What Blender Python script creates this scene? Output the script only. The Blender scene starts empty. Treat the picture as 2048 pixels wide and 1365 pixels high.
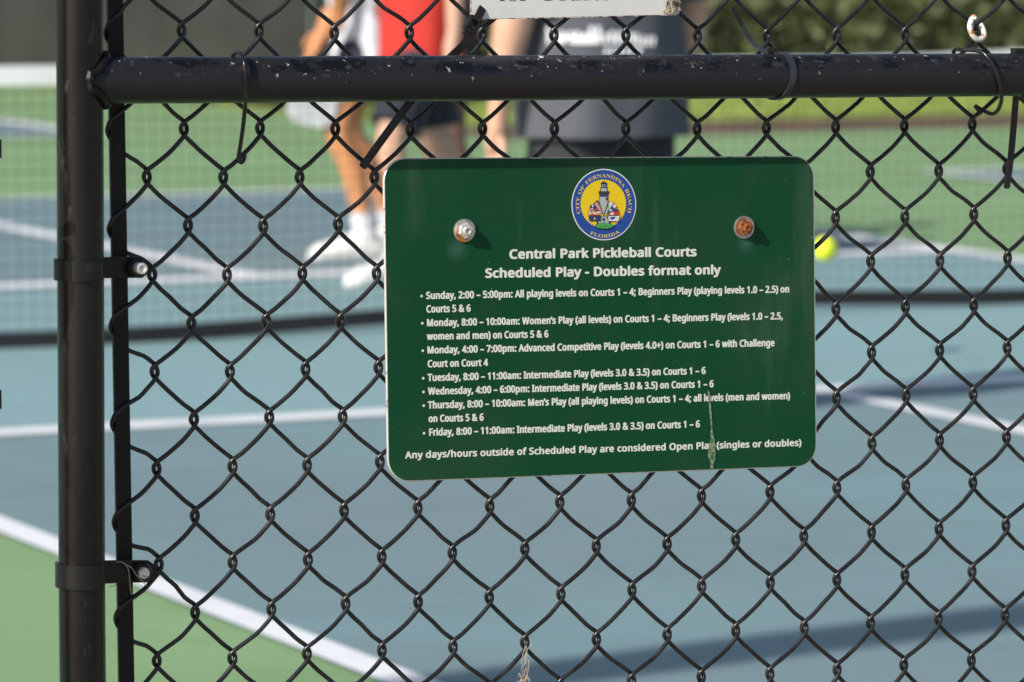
import bpy, bmesh, math, random
import numpy as np
from mathutils import Vector, Matrix

random.seed(7)
SC = bpy.context.scene
COL = SC.collection
V3 = lambda *a: np.array(a, float)

# ------------------------------------------------------------------ camera
FPX, PITCH, CAM_H, FENCE_D = 9000.0, 0.0978, 1.394, 4.33     # focal length in photo pixels
cam_d = bpy.data.cameras.new("camera")
cam = bpy.data.objects.new("camera", cam_d)
COL.objects.link(cam)
cam.location = (0, 0, CAM_H)
cam.rotation_euler = (math.pi / 2 - PITCH, 0, 0)
cam_d.sensor_width = 36.0
cam_d.lens = FPX / 2048 * 36.0
cam_d.clip_start, cam_d.clip_end = 0.1, 500
cam_d.dof.use_dof = True
cam_d.dof.focus_distance = 4.42
cam_d.dof.aperture_fstop = 10.2
cam_d.dof.aperture_blades = 0
SC.camera = cam

# ------------------------------------------------------------------ light
YAW = math.radians(24.5)                        # the fence runs parallel to the court's net
HX = V3(math.cos(YAW), math.sin(YAW), 0)        # along the fence, to the right
NX = V3(-math.sin(YAW), math.cos(YAW), 0)       # through the fence, away from the camera
UP = V3(0, 0, 1)
SUN = 2.6 * HX + NX - 1.66 * UP                 # the way the light travels
SUN /= np.linalg.norm(SUN)
world = bpy.data.worlds.new("World")
SC.world = world
world.use_nodes = True
wt = world.node_tree
sky = wt.nodes.new("ShaderNodeTexSky")
sky.sky_type = 'NISHITA'
sky.sun_disc = False
sky.sun_elevation = math.asin(-SUN[2])
sky.sun_rotation = math.atan2(-SUN[0], -SUN[1])
sky.air_density, sky.dust_density, sky.ozone_density = 1.0, 1.5, 1.0
wt.links.new(sky.outputs[0], wt.nodes["Background"].inputs[0])
wt.nodes["Background"].inputs[1].default_value = 0.10
sun_d = bpy.data.lights.new("sun", 'SUN')
sun_d.energy, sun_d.angle, sun_d.color = 4.4, math.radians(0.5), (1.0, 0.95, 0.87)
sun = bpy.data.objects.new("sun", sun_d)
COL.objects.link(sun)
sun.rotation_euler = Vector(SUN).to_track_quat('-Z', 'Y').to_euler()
sun.location = (-8, -8, 8)
SC.view_settings.view_transform = 'Standard'
SC.view_settings.look = 'None'
SC.view_settings.exposure = 0.25
SC.view_settings.gamma = 1.0
SC.cycles.max_bounces = 6

# ------------------------------------------------------------------ geometry helpers
CAMP = V3(0, 0, CAM_H)
FW = V3(0, math.cos(PITCH), -math.sin(PITCH))
CU = V3(0, math.sin(PITCH), math.cos(PITCH))
O = V3(0, FENCE_D, CAM_H)
def ray(x, y): return FW + V3(1, 0, 0) * ((x - 1024) / FPX) - CU * ((y - 682.5) / FPX)
def uv(x, y, w=0.0):
    """photo point -> metres (u right, v up) on the plane of the fence, w metres towards the viewer"""
    r = ray(x, y); o = O - NX * w
    p = CAMP + r * (((o - CAMP) @ NX) / (r @ NX)) - o
    return V3(p @ HX, p[2])
def P(u, v, w=0.0): return O + HX * u + UP * v - NX * w
def fp(x, y, w=0.0): return P(*uv(x, y, w), w)
def gp(x, y, z=0.0):
    r = ray(x, y); return CAMP + r * ((z - CAM_H) / r[2])
# the pickleball court: origin under the middle of the net
CA = 0.4412
CO = V3(-0.037, 14.66, 0)
CH, CD = V3(math.cos(CA), math.sin(CA), 0), V3(-math.sin(CA), math.cos(CA), 0)
def ct(a, b, z=0.0): return CO + CH * a + CD * b + UP * z

def unit(v): v = np.asarray(v, float); return v / (np.linalg.norm(v) + 1e-12)

class MB:
    def __init__(s): s.v = []; s.f = []; s.m = []
    def add(s, vs, fs, mi=0):
        b = len(s.v); s.v += [tuple(map(float, p)) for p in vs]
        s.f += [tuple(b + i for i in f) for f in fs]; s.m += [mi] * len(fs); return s
    def tube(s, pts, r, n=8, cap=True, closed=False, mi=0):
        pts = [np.asarray(p, float) for p in pts]; N = len(pts)
        rs = r if hasattr(r, '__len__') else [r] * N
        vs, fs = [], []; nrm = None
        for i, p in enumerate(pts):
            a = pts[i - 1] if (i or closed) else p; b = pts[(i + 1) % N] if (i < N - 1 or closed) else p
            t = unit(b - a)
            if nrm is None:
                nrm = unit(np.cross(t, V3(.3, .2, 1) if abs(t[2]) < .9 else V3(1, .1, 0)))
            nrm = unit(nrm - t * (nrm @ t)); bi = np.cross(t, nrm)
            for k in range(n):
                an = 2 * math.pi * k / n
                vs.append(p + (nrm * math.cos(an) + bi * math.sin(an)) * rs[i])
        for i in range(N if closed else N - 1):
            j = (i + 1) % N
            for k in range(n):
                fs.append((i * n + k, i * n + (k + 1) % n, j * n + (k + 1) % n, j * n + k))
        if cap and not closed:
            fs.append(tuple(range(n - 1, -1, -1))); fs.append(tuple((N - 1) * n + k for k in range(n)))
        return s.add(vs, fs, mi)
    def strip(s, pts, wd, nd, w, t, closed=False, mi=0, round_end=False):
        """a flat strap swept along pts; wd = width directions, nd = thickness directions"""
        N = len(pts); vs, fs = [], []
        ws = w if hasattr(w, '__len__') else [w] * N
        for i in range(N):
            a = np.asarray(wd[i] if isinstance(wd, list) else wd); b = np.asarray(nd[i] if isinstance(nd, list) else nd)
            for sx, sy in ((-1, -1), (1, -1), (1, 1), (-1, 1)):
                vs.append(np.asarray(pts[i]) + a * (sx * ws[i] / 2) + b * (sy * t / 2))
        for i in range(N if closed else N - 1):
            j = (i + 1) % N
            for k in range(4): fs.append((i * 4 + k, i * 4 + (k + 1) % 4, j * 4 + (k + 1) % 4, j * 4 + k))
        if not closed: fs += [(3, 2, 1, 0), tuple((N - 1) * 4 + k for k in range(4))]
        return s.add(vs, fs, mi)
    def box(s, c, ax, half, mi=0):
        c = np.asarray(c, float); a, b, d = [np.asarray(q, float) * h for q, h in zip(ax, half)]
        vs = [c + a * i + b * j + d * k for i in (-1, 1) for j in (-1, 1) for k in (-1, 1)]
        return s.add(vs, [(0, 1, 3, 2), (4, 6, 7, 5), (0, 4, 5, 1), (2, 3, 7, 6), (0, 2, 6, 4), (1, 5, 7, 3)], mi)
    def lathe(s, c, ax, prof, n=24, e=None, mi=0, sq=None):
        """prof = (radius, height along ax); e = reference direction for the first vertex"""
        c = np.asarray(c, float); ax = unit(ax); e = unit(e if e is not None else np.cross(ax, V3(.37, .61, .7)))
        e = unit(e - ax * (e @ ax)); g = np.cross(ax, e); vs, fs = [], []
        for r, h in prof:
            for k in range(n):
                an = 2 * math.pi * k / n
                vs.append(c + ax * h + (e * math.cos(an) + g * math.sin(an)) * r)
        for i in range(len(prof) - 1):
            for k in range(n): fs.append((i * n + k, i * n + (k + 1) % n, (i + 1) * n + (k + 1) % n, (i + 1) * n + k))
        fs.append(tuple(range(n - 1, -1, -1))); fs.append(tuple((len(prof) - 1) * n + k for k in range(n)))
        return s.add(vs, fs, mi)
    def prism(s, poly, d, mi=0):
        """closed flat outline pushed by vector d"""
        n = len(poly); poly = [np.asarray(p, float) for p in poly]
        return s.add(poly + [p + d for p in poly],
                     [tuple(range(n - 1, -1, -1)), tuple(range(n, 2 * n))] +
                     [(i, (i + 1) % n, n + (i + 1) % n, n + i) for i in range(n)], mi)
    def flat(s, poly, mi=0): return s.add(poly, [tuple(range(len(poly)))], mi)
    def ball(s, c, r, n=16, m=10, sc=(1, 1, 1), mi=0):
        c = np.asarray(c, float); vs, fs = [], []
        for i in range(m + 1):
            th = math.pi * i / m
            for k in range(n):
                ph = 2 * math.pi * k / n
                vs.append(c + V3(math.sin(th) * math.cos(ph) * sc[0], math.sin(th) * math.sin(ph) * sc[1], math.cos(th) * sc[2]) * r)
        for i in range(m):
            for k in range(n): fs.append((i * n + k, (i + 1) * n + k, (i + 1) * n + (k + 1) % n, i * n + (k + 1) % n))
        return s.add(vs, fs, mi)
    def build(s, name, mat, parent=None, smooth=40, loc=None):
        org = V3(0, 0, 0)
        if parent is not None: org = ORG[parent.name]
        elif loc is not None: org = np.asarray(loc, float)
        me = bpy.data.meshes.new(name)
        me.from_pydata([tuple(np.array(p) - org) for p in s.v], [], s.f)
        for m in (mat if isinstance(mat, (list, tuple)) else [mat]): me.materials.append(m)
        me.polygons.foreach_set("material_index", s.m)
        bm = bmesh.new(); bm.from_mesh(me)
        bmesh.ops.recalc_face_normals(bm, faces=bm.faces)
        if smooth:
            for f in bm.faces: f.smooth = True
            for e in bm.edges:
                if len(e.link_faces) == 2 and e.calc_face_angle(0) > math.radians(smooth): e.smooth = False
        bm.to_mesh(me); bm.free()
        o = bpy.data.objects.new(name, me); COL.objects.link(o)
        if parent is not None: o.parent = parent
        else: o.location = tuple(org)
        ORG[o.name] = org
        return o
ORG = {}
def tag(o, label=None, cat=None, group=None, kind=None):
    if label: o['label'] = label
    if cat: o['category'] = cat
    if group: o['group'] = group
    if kind: o['kind'] = kind
    return o
def thing(name, loc, label, cat, group=None):
    o = bpy.data.objects.new(name, None); COL.objects.link(o); o.location = tuple(map(float, loc))
    o.empty_display_size = 0.1
    ORG[o.name] = np.asarray(loc, float)
    return tag(o, label, cat, group)
def catmull(pts, k=4, closed=False):
    pts = [np.asarray(p, float) for p in pts]; n = len(pts); out = []
    for i in range(n if closed else n - 1):
        g = lambda j: pts[j % n] if closed else pts[max(0, min(n - 1, j))]
        p0, p1, p2, p3 = g(i - 1), g(i), g(i + 1), g(i + 2)
        for q in range(k):
            t = q / k
            out.append(.5 * (2 * p1 + (p2 - p0) * t + (2 * p0 - 5 * p1 + 4 * p2 - p3) * t * t + (3 * p1 - p0 - 3 * p2 + p3) * t ** 3))
    if not closed: out.append(pts[-1])
    return out

# ------------------------------------------------------------------ materials
def mat(name, col, rough=.5, metal=0.0, layers=(), bump=None, spec=None, trans=0.0):
    """layers: (colour, noise scale, low, high[, roughness][, stretch][, up_only][, detail]) painted one over another"""
    m = bpy.data.materials.new(name); m.use_nodes = True
    nt = m.node_tree; N, L = nt.nodes, nt.links; b = N["Principled BSDF"]
    b.inputs["Metallic"].default_value = metal
    if spec is not None: b.inputs["Specular IOR Level"].default_value = spec
    tc = N.new("ShaderNodeTexCoord")
    c = N.new("ShaderNodeRGB"); c.outputs[0].default_value = (*col, 1); cs = c.outputs[0]
    rv = N.new("ShaderNodeValue"); rv.outputs[0].default_value = rough; rs = rv.outputs[0]
    for i, l in enumerate(layers):
        l = dict(l)
        mp = N.new("ShaderNodeMapping"); mp.inputs["Scale"].default_value = l.get('stretch', (1, 1, 1))
        mp.inputs["Location"].default_value = (i * 7.3, i * 3.1, i * 5.7)
        if 'rot' in l: mp.inputs["Rotation"].default_value = (0, 0, l['rot']); 
        L.new(tc.outputs["Object"], mp.inputs[0])
        nz = N.new("ShaderNodeTexNoise"); nz.inputs["Scale"].default_value = l['scale']
        nz.inputs["Detail"].default_value = l.get('detail', 4); nz.inputs["Roughness"].default_value = l.get('nr', .55)
        L.new(mp.outputs[0], nz.inputs[0])
        mr = N.new("ShaderNodeMapRange"); mr.inputs[1].default_value, mr.inputs[2].default_value = l['lo'], l['hi']
        mr.inputs[4].default_value = l.get('amt', 1.0)
        L.new(nz.outputs[0], mr.inputs[0]); fac = mr.outputs[0]
        if l.get('up'):
            ge = N.new("ShaderNodeNewGeometry"); sp = N.new("ShaderNodeSeparateXYZ"); L.new(ge.outputs["Normal"], sp.inputs[0])
            m2 = N.new("ShaderNodeMapRange"); m2.inputs[1].default_value, m2.inputs[2].default_value = l['up']
            L.new(sp.outputs[2], m2.inputs[0])
            mu = N.new("ShaderNodeMath"); mu.operation = 'MULTIPLY'; L.new(fac, mu.inputs[0]); L.new(m2.outputs[0], mu.inputs[1]); fac = mu.outputs[0]
        if l.get('spot'):
            (sx, sy, sz), r0, r1 = l['spot']
            vd = N.new("ShaderNodeVectorMath"); vd.operation = 'DISTANCE'; vd.inputs[1].default_value = (sx, sy, sz)
            L.new(tc.outputs["Object"], vd.inputs[0])
            m2 = N.new("ShaderNodeMapRange"); m2.inputs[1].default_value, m2.inputs[2].default_value = r1, r0
            L.new(vd.outputs["Value"], m2.inputs[0])
            mu = N.new("ShaderNodeMath"); mu.operation = 'MULTIPLY'; L.new(fac, mu.inputs[0]); L.new(m2.outputs[0], mu.inputs[1]); fac = mu.outputs[0]
        mx = N.new("ShaderNodeMix"); mx.data_type = 'RGBA'
        L.new(fac, mx.inputs[0]); L.new(cs, mx.inputs[6]); mx.inputs[7].default_value = (*l['col'], 1); cs = mx.outputs[2]
        if 'rough' in l:
            mf = N.new("ShaderNodeMix"); mf.data_type = 'FLOAT'
            L.new(fac, mf.inputs[0]); L.new(rs, mf.inputs[2]); mf.inputs[3].default_value = l['rough']; rs = mf.outputs[0]
    L.new(cs, b.inputs["Base Color"]); L.new(rs, b.inputs["Roughness"])
    if bump:
        sc, st = bump[:2]
        nz = N.new("ShaderNodeTexNoise"); nz.inputs["Scale"].default_value = sc; nz.inputs["Detail"].default_value = 5
        L.new(tc.outputs["Object"], nz.inputs[0])
        bp = N.new("ShaderNodeBump"); bp.inputs["Strength"].default_value = st; bp.inputs["Distance"].default_value = bump[2] if len(bump) > 2 else .001
        L.new(nz.outputs[0], bp.inputs["Height"]); L.new(bp.outputs[0], b.inputs["Normal"])
    if trans: b.inputs["Transmission Weight"].default_value = trans
    return m
def leafmat(name, col, layers, k=.45):
    m = mat(name, col, .6, layers=layers); nt = m.node_tree; b = nt.nodes["Principled BSDF"]
    t = nt.nodes.new("ShaderNodeBsdfTranslucent"); x = nt.nodes.new("ShaderNodeMixShader"); x.inputs[0].default_value = k
    nt.links.new(b.inputs["Base Color"].links[0].from_socket, t.inputs[0])
    nt.links.new(b.outputs[0], x.inputs[1]); nt.links.new(t.outputs[0], x.inputs[2]); nt.links.new(x.outputs[0], nt.nodes["Material Output"].inputs[0])
    return m
Ly = lambda col, scale, lo, hi, **k: dict(col=col, scale=scale, lo=lo, hi=hi, **k)
BLK = (.020, .020, .022)
M = {}
M['post'] = mat('black_post_paint', (.0050, .0049, .0054), .25, spec=.38, layers=[Ly((.013, .0125, .0125), 9, .45, .7, stretch=(1, 1, .25), rough=.32), Ly((.03, .03, .03), 60, .62, .72, stretch=(1, 1, .4), rough=.55),
            Ly((.25, .25, .24), 190, .755, .775), Ly((.004, .004, .005), 30, .56, .62, rough=.26, stretch=(1, 1, .5))], bump=(700, .06, .0005))
M['rail'] = mat('black_rail_paint', (.0150, .0154, .0178), .36, spec=.34, layers=[Ly((.006, .0065, .0085), 40, .535, .565, rough=.26, stretch=(.6, .6, 1.4), up=(.10, .40), detail=7, nr=.66), Ly((.026, .027, .031), 90, .58, .64, up=(.2, .5), detail=5),
            Ly((.05, .05, .053), 140, .63, .68, stretch=(.5, .5, 1.2), up=(.0, .4)),
            Ly((.62, .61, .58), 92, .700, .708, up=(.35, .55), rough=.7, detail=4), Ly((.48, .30, .20), 105, .705, .712, up=(.10, .35), rough=.8, detail=4),
            Ly((.30, .30, .29), 150, .70, .71, up=(-.2, .2), rough=.7, detail=3)], bump=(600, .06, .0005))
M['wire'] = mat('black_vinyl_wire', (.0095, .0092, .0100), .25, spec=.5, layers=[Ly((.021, .0203, .0208), 40, .45, .65, rough=.36), Ly((.25, .10, .04), 60, .76, .79, rough=.8)], bump=(900, .05, .0003))
M['bar'] = mat('black_bar_paint', (.005, .005, .0055), .5, spec=.3, layers=[Ly((.014, .014, .014), 70, .62, .75), Ly((.2, .2, .2), 260, .74, .76)])
M['band'] = mat('black_band_steel', (.008, .008, .0086), .38, spec=.36, layers=[Ly((.02, .019, .018), 60, .55, .7), Ly((.12, .11, .10), 160, .74, .78)], bump=(500, .08, .0005))
M['zinc'] = mat('zinc_bolt', (.70, .69, .70), .38, .35, layers=[Ly((.32, .30, .28), 300, .5, .65, rough=.6)], bump=(1200, .2, .0004))
M['rust'] = mat('rusted_steel', (.33, .105, .022), .8, layers=[Ly((.11, .032, .012), 260, .46, .6), Ly((.48, .20, .05), 420, .58, .7)], bump=(500, .7, .001))
M['steel'] = mat('stainless_washer', (.60, .58, .54), .33, .9, layers=[Ly((.34, .32, .29), 170, .5, .68, rough=.5)])
M['strap'] = mat('black_nylon', (.009, .0085, .0085), .45, layers=[Ly((.022, .022, .021), 260, .5, .7)], bump=(900, .15, .0005))
M['strapgrey'] = mat('faded_nylon', (.026, .030, .040), .4, layers=[Ly((.07, .075, .085), 90, .55, .75)])
M['alu'] = mat('aluminium_edge', (.66, .64, .60), .45, .35, layers=[Ly((.30, .22, .15), 130, .58, .68, rough=.8)])
M['lit'] = mat('white_print', (.70, .73, .68), .5)
M['wsign'] = mat('white_sign_face', (.70, .71, .70), .42, layers=[Ly((.62, .62, .60), 30, .5, .7)])
M['chip'] = mat('chipped_edge', (.55, .50, .45), .7, layers=[Ly((.10, .03, .02), 170, .47, .52)])
M['dark_print'] = mat('dark_green_print', (.01, .045, .035), .5)
M['drop'] = mat('dried_streak', (.24, .28, .19), .7, layers=[Ly((.05, .12, .06), 300, .42, .60), Ly((.50, .50, .38), 300, .60, .7)])
M['twine'] = mat('pale_fibre', (.46, .38, .30), .8)
M['hog'] = mat('white_coated_ring', (.68, .70, .66), .5, layers=[Ly((.42, .17, .06), 62, .50, .55, rough=.85)])
# seal colours
M['s_white'] = mat('seal_white', (.66, .68, .70), .5)
M['s_blue'] = mat('seal_blue', (.012, .065, .30), .5)
M['s_yel'] = mat('seal_yellow', (.78, .56, .008), .5)
M['s_gold'] = mat('seal_gold', (.72, .52, .13), .5)
M['s_grey'] = mat('seal_grey', (.40, .44, .42), .5)
M['s_dark'] = mat('seal_dark', (.035, .035, .035), .5)
M['s_navy'] = mat('seal_navy', (.02, .04, .15), .5)
M['s_red'] = mat('seal_red', (.60, .03, .03), .5)
M['s_green'] = mat('seal_green', (.04, .40, .09), .5)
M['s_brown'] = mat('seal_brown', (.25, .20, .03), .5)
# ground
def court_mat(name, a, b, c=None):
    ls = [Ly(b, .55, .42, .62, detail=3), Ly(tuple(x * .86 for x in a), 4, .5, .75, detail=5, amt=.5), Ly(tuple(x * .78 for x in a), 1.9, .60, .72, amt=.45, detail=6, nr=.65), Ly(tuple(min(1, x * 1.18) for x in a), 1.1, .58, .75, amt=.5, detail=5), Ly(tuple(min(1, x * 1.12) for x in a), 130, .5, .8, amt=.5)]
    if c: ls.insert(1, Ly(c, .33, .5, .66, detail=2, amt=.7))
    return mat(name, a, .72, layers=ls, bump=(420, .25, .002))
M['kitchen'] = court_mat('teal_court_paint', (.225, .362, .372), (.235, .375, .395))
M['service'] = court_mat('blue_court_paint', (.178, .257, .278), (.184, .295, .316), (.212, .26, .272))
M['green'] = court_mat('green_court_paint', (.218, .352, .158), (.242, .385, .18))
M['line'] = mat('white_line_paint', (.84, .85, .86), .6, layers=[Ly((.7, .71, .72), 3, .5, .75)])
M['soil'] = mat('bare_soil', (.15, .09, .06), .9, layers=[Ly((.06, .045, .03), 3, .45, .6), Ly((.25, .13, .075), 9, .55, .7)], bump=(30, .5, .02))
M['lawn'] = mat('lawn', (.26, .33, .07), .9, layers=[Ly((.17, .22, .05), 2.2, .45, .65), Ly((.33, .39, .10), 20, .5, .7)], bump=(60, .6, .02))
M['walk'] = mat('tan_concrete', (.33, .27, .215), .85, layers=[Ly((.25, .205, .165), 1.5, .45, .65), Ly((.38, .32, .26), 40, .5, .75)], bump=(120, .3, .003))
M['grass'] = mat('grass_blade', (.30, .38, .08), .7, layers=[Ly((.20, .27, .055), 3, .45, .6)])
# ================================================================== CHAIN LINK FENCE (the subject)
WM = -0.037          # the plane of the wire mesh, behind the axis of the rail
fence = thing('chain_link_fence', fp(160, 1365) * V3(1, 1, 0), 'black chain link fence panel with welded rail carrying both signs', 'fence')
px2m = lambda x, y: abs(uv(x + 1, y)[0] - uv(x, y)[0])
Z0, Z1 = -CAM_H, 2.44 - CAM_H                      # ground and fence top in v
# --- terminal post and rails
pt, pb = uv(159, 0), uv(164.5, 1365)
def along(a, b, v): return a + (b - a) * ((v - a[1]) / (b[1] - a[1]))
postu = lambda v: along(pt, pb, v)[0] if -.65 < v < .35 else along(pt, pb, max(-.65, min(.35, v)))[0]
RP = 48.2 * px2m(160, 600) * .92
vs_ = [Z0, -.65, -.3, 0, .35, Z1 + .05]
post = MB().tube([P(postu(v), v) for v in vs_], RP, 40).build('post', M['post'], fence)
cap = MB().lathe(P(postu(Z1), Z1 + .05), UP, [(RP + .003, -.03), (RP + .003, 0), (RP * .8, .015), (RP * .3, .024)], 32).build('post_cap', M['post'], fence)
ra, rb = uv(196, 161.5), uv(2048, 149.8)
RU = .95                                           # far post of the panel
railv = lambda u: ra[1] + (rb[1] - ra[1]) * (u - ra[0]) / (rb[0] - ra[0])
RR = 0.0217
u0 = postu(railv(ra[0])) + .004
rail = MB().tube([P(u, railv(u)) for u in np.linspace(u0, RU, 24)], RR, 40).build('rail', M['rail'], fence)
for nm, v in (('top_rail', Z1), ('bottom_rail', Z0 + .07)):
    MB().tube([P(postu(v), v), P(RU, v)], RR, 24).build(nm, M['rail'], fence)
MB().tube([P(RU, Z0), P(RU, Z1 + .05)], RP, 32).build('post', M['post'], fence)
# weld between post and rail: a lumpy bead round the saddle
wb = []; rnd = random.Random(3)
for k in range(64):
    a = 2 * math.pi * k / 64
    y, w = math.sin(a) * (RR + .001), math.cos(a) * (RR + .001)
    uu = postu(0.2) + math.sqrt(max(1e-6, (RP + .0005) ** 2 - w * w)) if abs(w) < RP else postu(.2)
    wb.append(P(uu + rnd.uniform(-.0003, .0005), railv(ra[0]) + y * 1.02 + rnd.uniform(-.0004, .0004), w * 1.02))
MB().tube(wb, [.0040 + .0011 * math.sin(k * .9) * math.sin(k * .37 + 1) + rnd.uniform(-.0003, .0003) for k in range(len(wb))], 8, closed=True).build('weld_bead', M['bar'], fence)
# --- tension bar
bl = lambda y: 214 + (237 - 214) * min(max(y, -200), 1700) / 1365
cb = [uv(bl(y) + 15.5, y, WM) for y in (0, 200, 400, 700, 1000, 1365)]
slope = (cb[-1] - cb[-2]) / (cb[-1][1] - cb[-2][1])
barpts = [V3(cb[0][0], Z1 - .04)] + cb + [V3(cb[-1][0] + .003, Z0 + .06)]
MB().strip([P(a[0], a[1], WM) for a in barpts], HX, NX, 30.5 * px2m(240, 700), .0042).build('tension_bar', M['bar'], fence)

# --- the woven wire: knots measured on the photograph, continued over the whole panel
KN = {0: [(0, 363, 61), (2, 518.5, 61.5), (4, 669, 66), (6, 819.5, 65), (8, 964, 70), (10, 1108, 70), (12, 1252, 70), (14, 1395, 72), (16, 1534, 72), (18, 1672, 70), (20, 1810, 68), (22, 1949, 62)],
      2: [(0, 367, 258), (2, 519.5, 256), (4, 670, 258), (6, 820.6, 260), (8, 964.5, 258), (10, 1108, 258), (12, 1251, 258), (14, 1394, 258), (16, 1532, 256), (18, 1670.5, 253), (20, 1808, 251.5), (22, 1944, 248)],
      3: [(-1, 293, 354), (1, 446, 355.5), (3, 599, 355), (5, 748.8, 355.5), (19, 1740, 343), (21, 1877, 342), (23, 2014, 337)],
      4: [(0, 376, 451), (2, 526, 453), (4, 676, 448), (18, 1670, 435), (20, 1809.5, 433), (22, 1948, 428)],
      5: [(-1, 305, 549), (1, 453.6, 550), (3, 605, 547), (19, 1741, 522), (21, 1880, 521), (23, 2016, 515)],
      6: [(0, 383, 648), (2, 533, 643), (4, 681, 643), (18, 1671, 618), (20, 1810.5, 613), (22, 1948, 611)],
      7: [(-1, 310, 743.6), (1, 460, 743.6), (3, 612, 738), (5, 757, 736), (19, 1743, 704), (21, 1879.5, 700), (23, 2015, 695)],
      8: [(0, 388.5, 839), (2, 539.4, 834.5), (4, 685.7, 834.5), (18, 1672, 794.5), (20, 1812, 790), (22, 1946.6, 788)],
      9: [(-1, 313.4, 937), (1, 466, 932.7), (3, 615, 931), (5, 760, 924), (19, 1744, 886), (21, 1879, 880), (23, 2013, 874)],
      10: [(0, 390, 1032), (18, 1673, 974), (20, 1812, 969), (22, 1946, 964)],
      11: [(-1, 318.6, 1129), (1, 465, 1124.5), (9, 1049.6, 1097), (11, 1193, 1092), (13, 1335, 1088), (15, 1472, 1079), (17, 1607.5, 1072), (19, 1743, 1064), (21, 1878, 1057), (23, 2012, 1050)],
      12: [(0, 390, 1226), (10, 1122, 1187), (12, 1264.6, 1179), (14, 1404, 1171), (16, 1541, 1164), (18, 1673, 1159), (20, 1809.6, 1148), (22, 1944, 1142)],
      13: [(-1, 312.5, 1322), (1, 464, 1317.5), (9, 1049.6, 1284), (11, 1193, 1279), (13, 1335, 1269), (15, 1472, 1261), (17, 1609, 1256), (19, 1740.5, 1246), (21, 1876.7, 1238), (23, 2010, 1230)],
      14: [(10, 1120, 1373), (12, 1263.6, 1361), (14, 1403, 1353), (16, 1540, 1348), (18, 1674, 1340), (20, 1807, 1330), (22, 1942.7, 1320)]}
pts = [(c, r, *uv(x, y, WM)) for r, row in KN.items() for c, x, y in row]
A_ = np.array([(1, c, r) for c, r, _, _ in pts], float)
UVk = np.array([(a, b) for _, _, a, b in pts])
lin, *_ = np.linalg.lstsq(A_, UVk, rcond=None)
def basis(c, r):
    c = min(max(c, -2), 24) / 12 - 1; r = min(max(r, -1), 15) / 7 - 1
    return [c * c, c * r, r * r, c ** 3, c * c * r, c * r * r, r ** 3, 1]
B_ = np.array([basis(c, r) for c, r, _, _ in pts])
quad, *_ = np.linalg.lstsq(B_, UVk - A_ @ lin, rcond=None)
exact = {(c, r): V3(a, b) for c, r, a, b in pts}
jit = random.Random(11)
kc = {}
def knot(c, r):
    if (c, r) in kc: return kc[c, r]
    q = np.array([1, c, r]) @ lin + np.array(basis(c, r)) @ quad
    if (c, r) in exact: q = .25 * q + .75 * exact[c, r]
    else: q = q + V3(jit.uniform(-.0012, .0012), jit.uniform(-.0012, .0012))
    if c == -2:
        y = 160 + 97 * (r - 1) - 5
        q = V3(uv(bl(y) + 7, y, WM)[0] if -3 < r < 16 else np.interp(q[1], [barpts[-1][1], barpts[0][1]], [barpts[-1][0], barpts[0][0]]) - .006, q[1])
    kc[c, r] = q; return q
WR = .00226
S_ = 1 / 2085
LEFTB = [(16, -25.5, .95), (2.4, -15.8, .97), (-5.4, -6, .35), (-4.8, 4, -.35), (.4, 11.5, -.95), (7.5, 18.8, -1), (19, 31.5, -.95), (33, 45.5, -.95)]
RIGHTB = [(-19, -31.5, -.95), (-5, -19.8, -1), (.8, -14.5, -.95), (5.6, -4, -.35), (4.4, 5.5, .35), (-1, 13.5, .97), (-7, 21.8, .97), (-19, 35.5, .95), (-32, 48.5, .95)]
BARB = [(13, -30, 1.3), (-4, -16, 1.45), (-9.5, -4, .9), (-9.5, 8, -.6), (-3, 22, -1.4), (11, 39, -1.4), (27, 55, -1.2)]
mesh_b = MB()
r_top = int((Z1 - .02 - lin[0, 1]) / lin[2, 1]); r_bot = int((Z0 + .05 - lin[0, 1]) / lin[2, 1])
c_max = int((RU - .03 - lin[0, 0]) / lin[1, 0])
for wcol in range(-2, c_max):
    path = []
    jx = [jit.uniform(-1, 1) for _ in range(3)]
    for r in range(r_top, r_bot + 1):
        left = (r - wcol) % 2 == 0
        k = knot(wcol if left else wcol + 1, r)
        for dx, dy, d in (BARB if (left and wcol == -2) else LEFTB if left else RIGHTB):
            path.append(P(k[0] + (dx + jit.uniform(-.35, .35)) * S_ / .91, k[1] - (dy + jit.uniform(-.35, .35)) * S_, WM + d * WR))
    vis = wcol < 25
    mesh_b.tube(catmull(path, 2), WR, 8 if vis else 6)
mesh_o = mesh_b.build('chain_link_mesh', M['wire'], fence, smooth=80)

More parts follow.
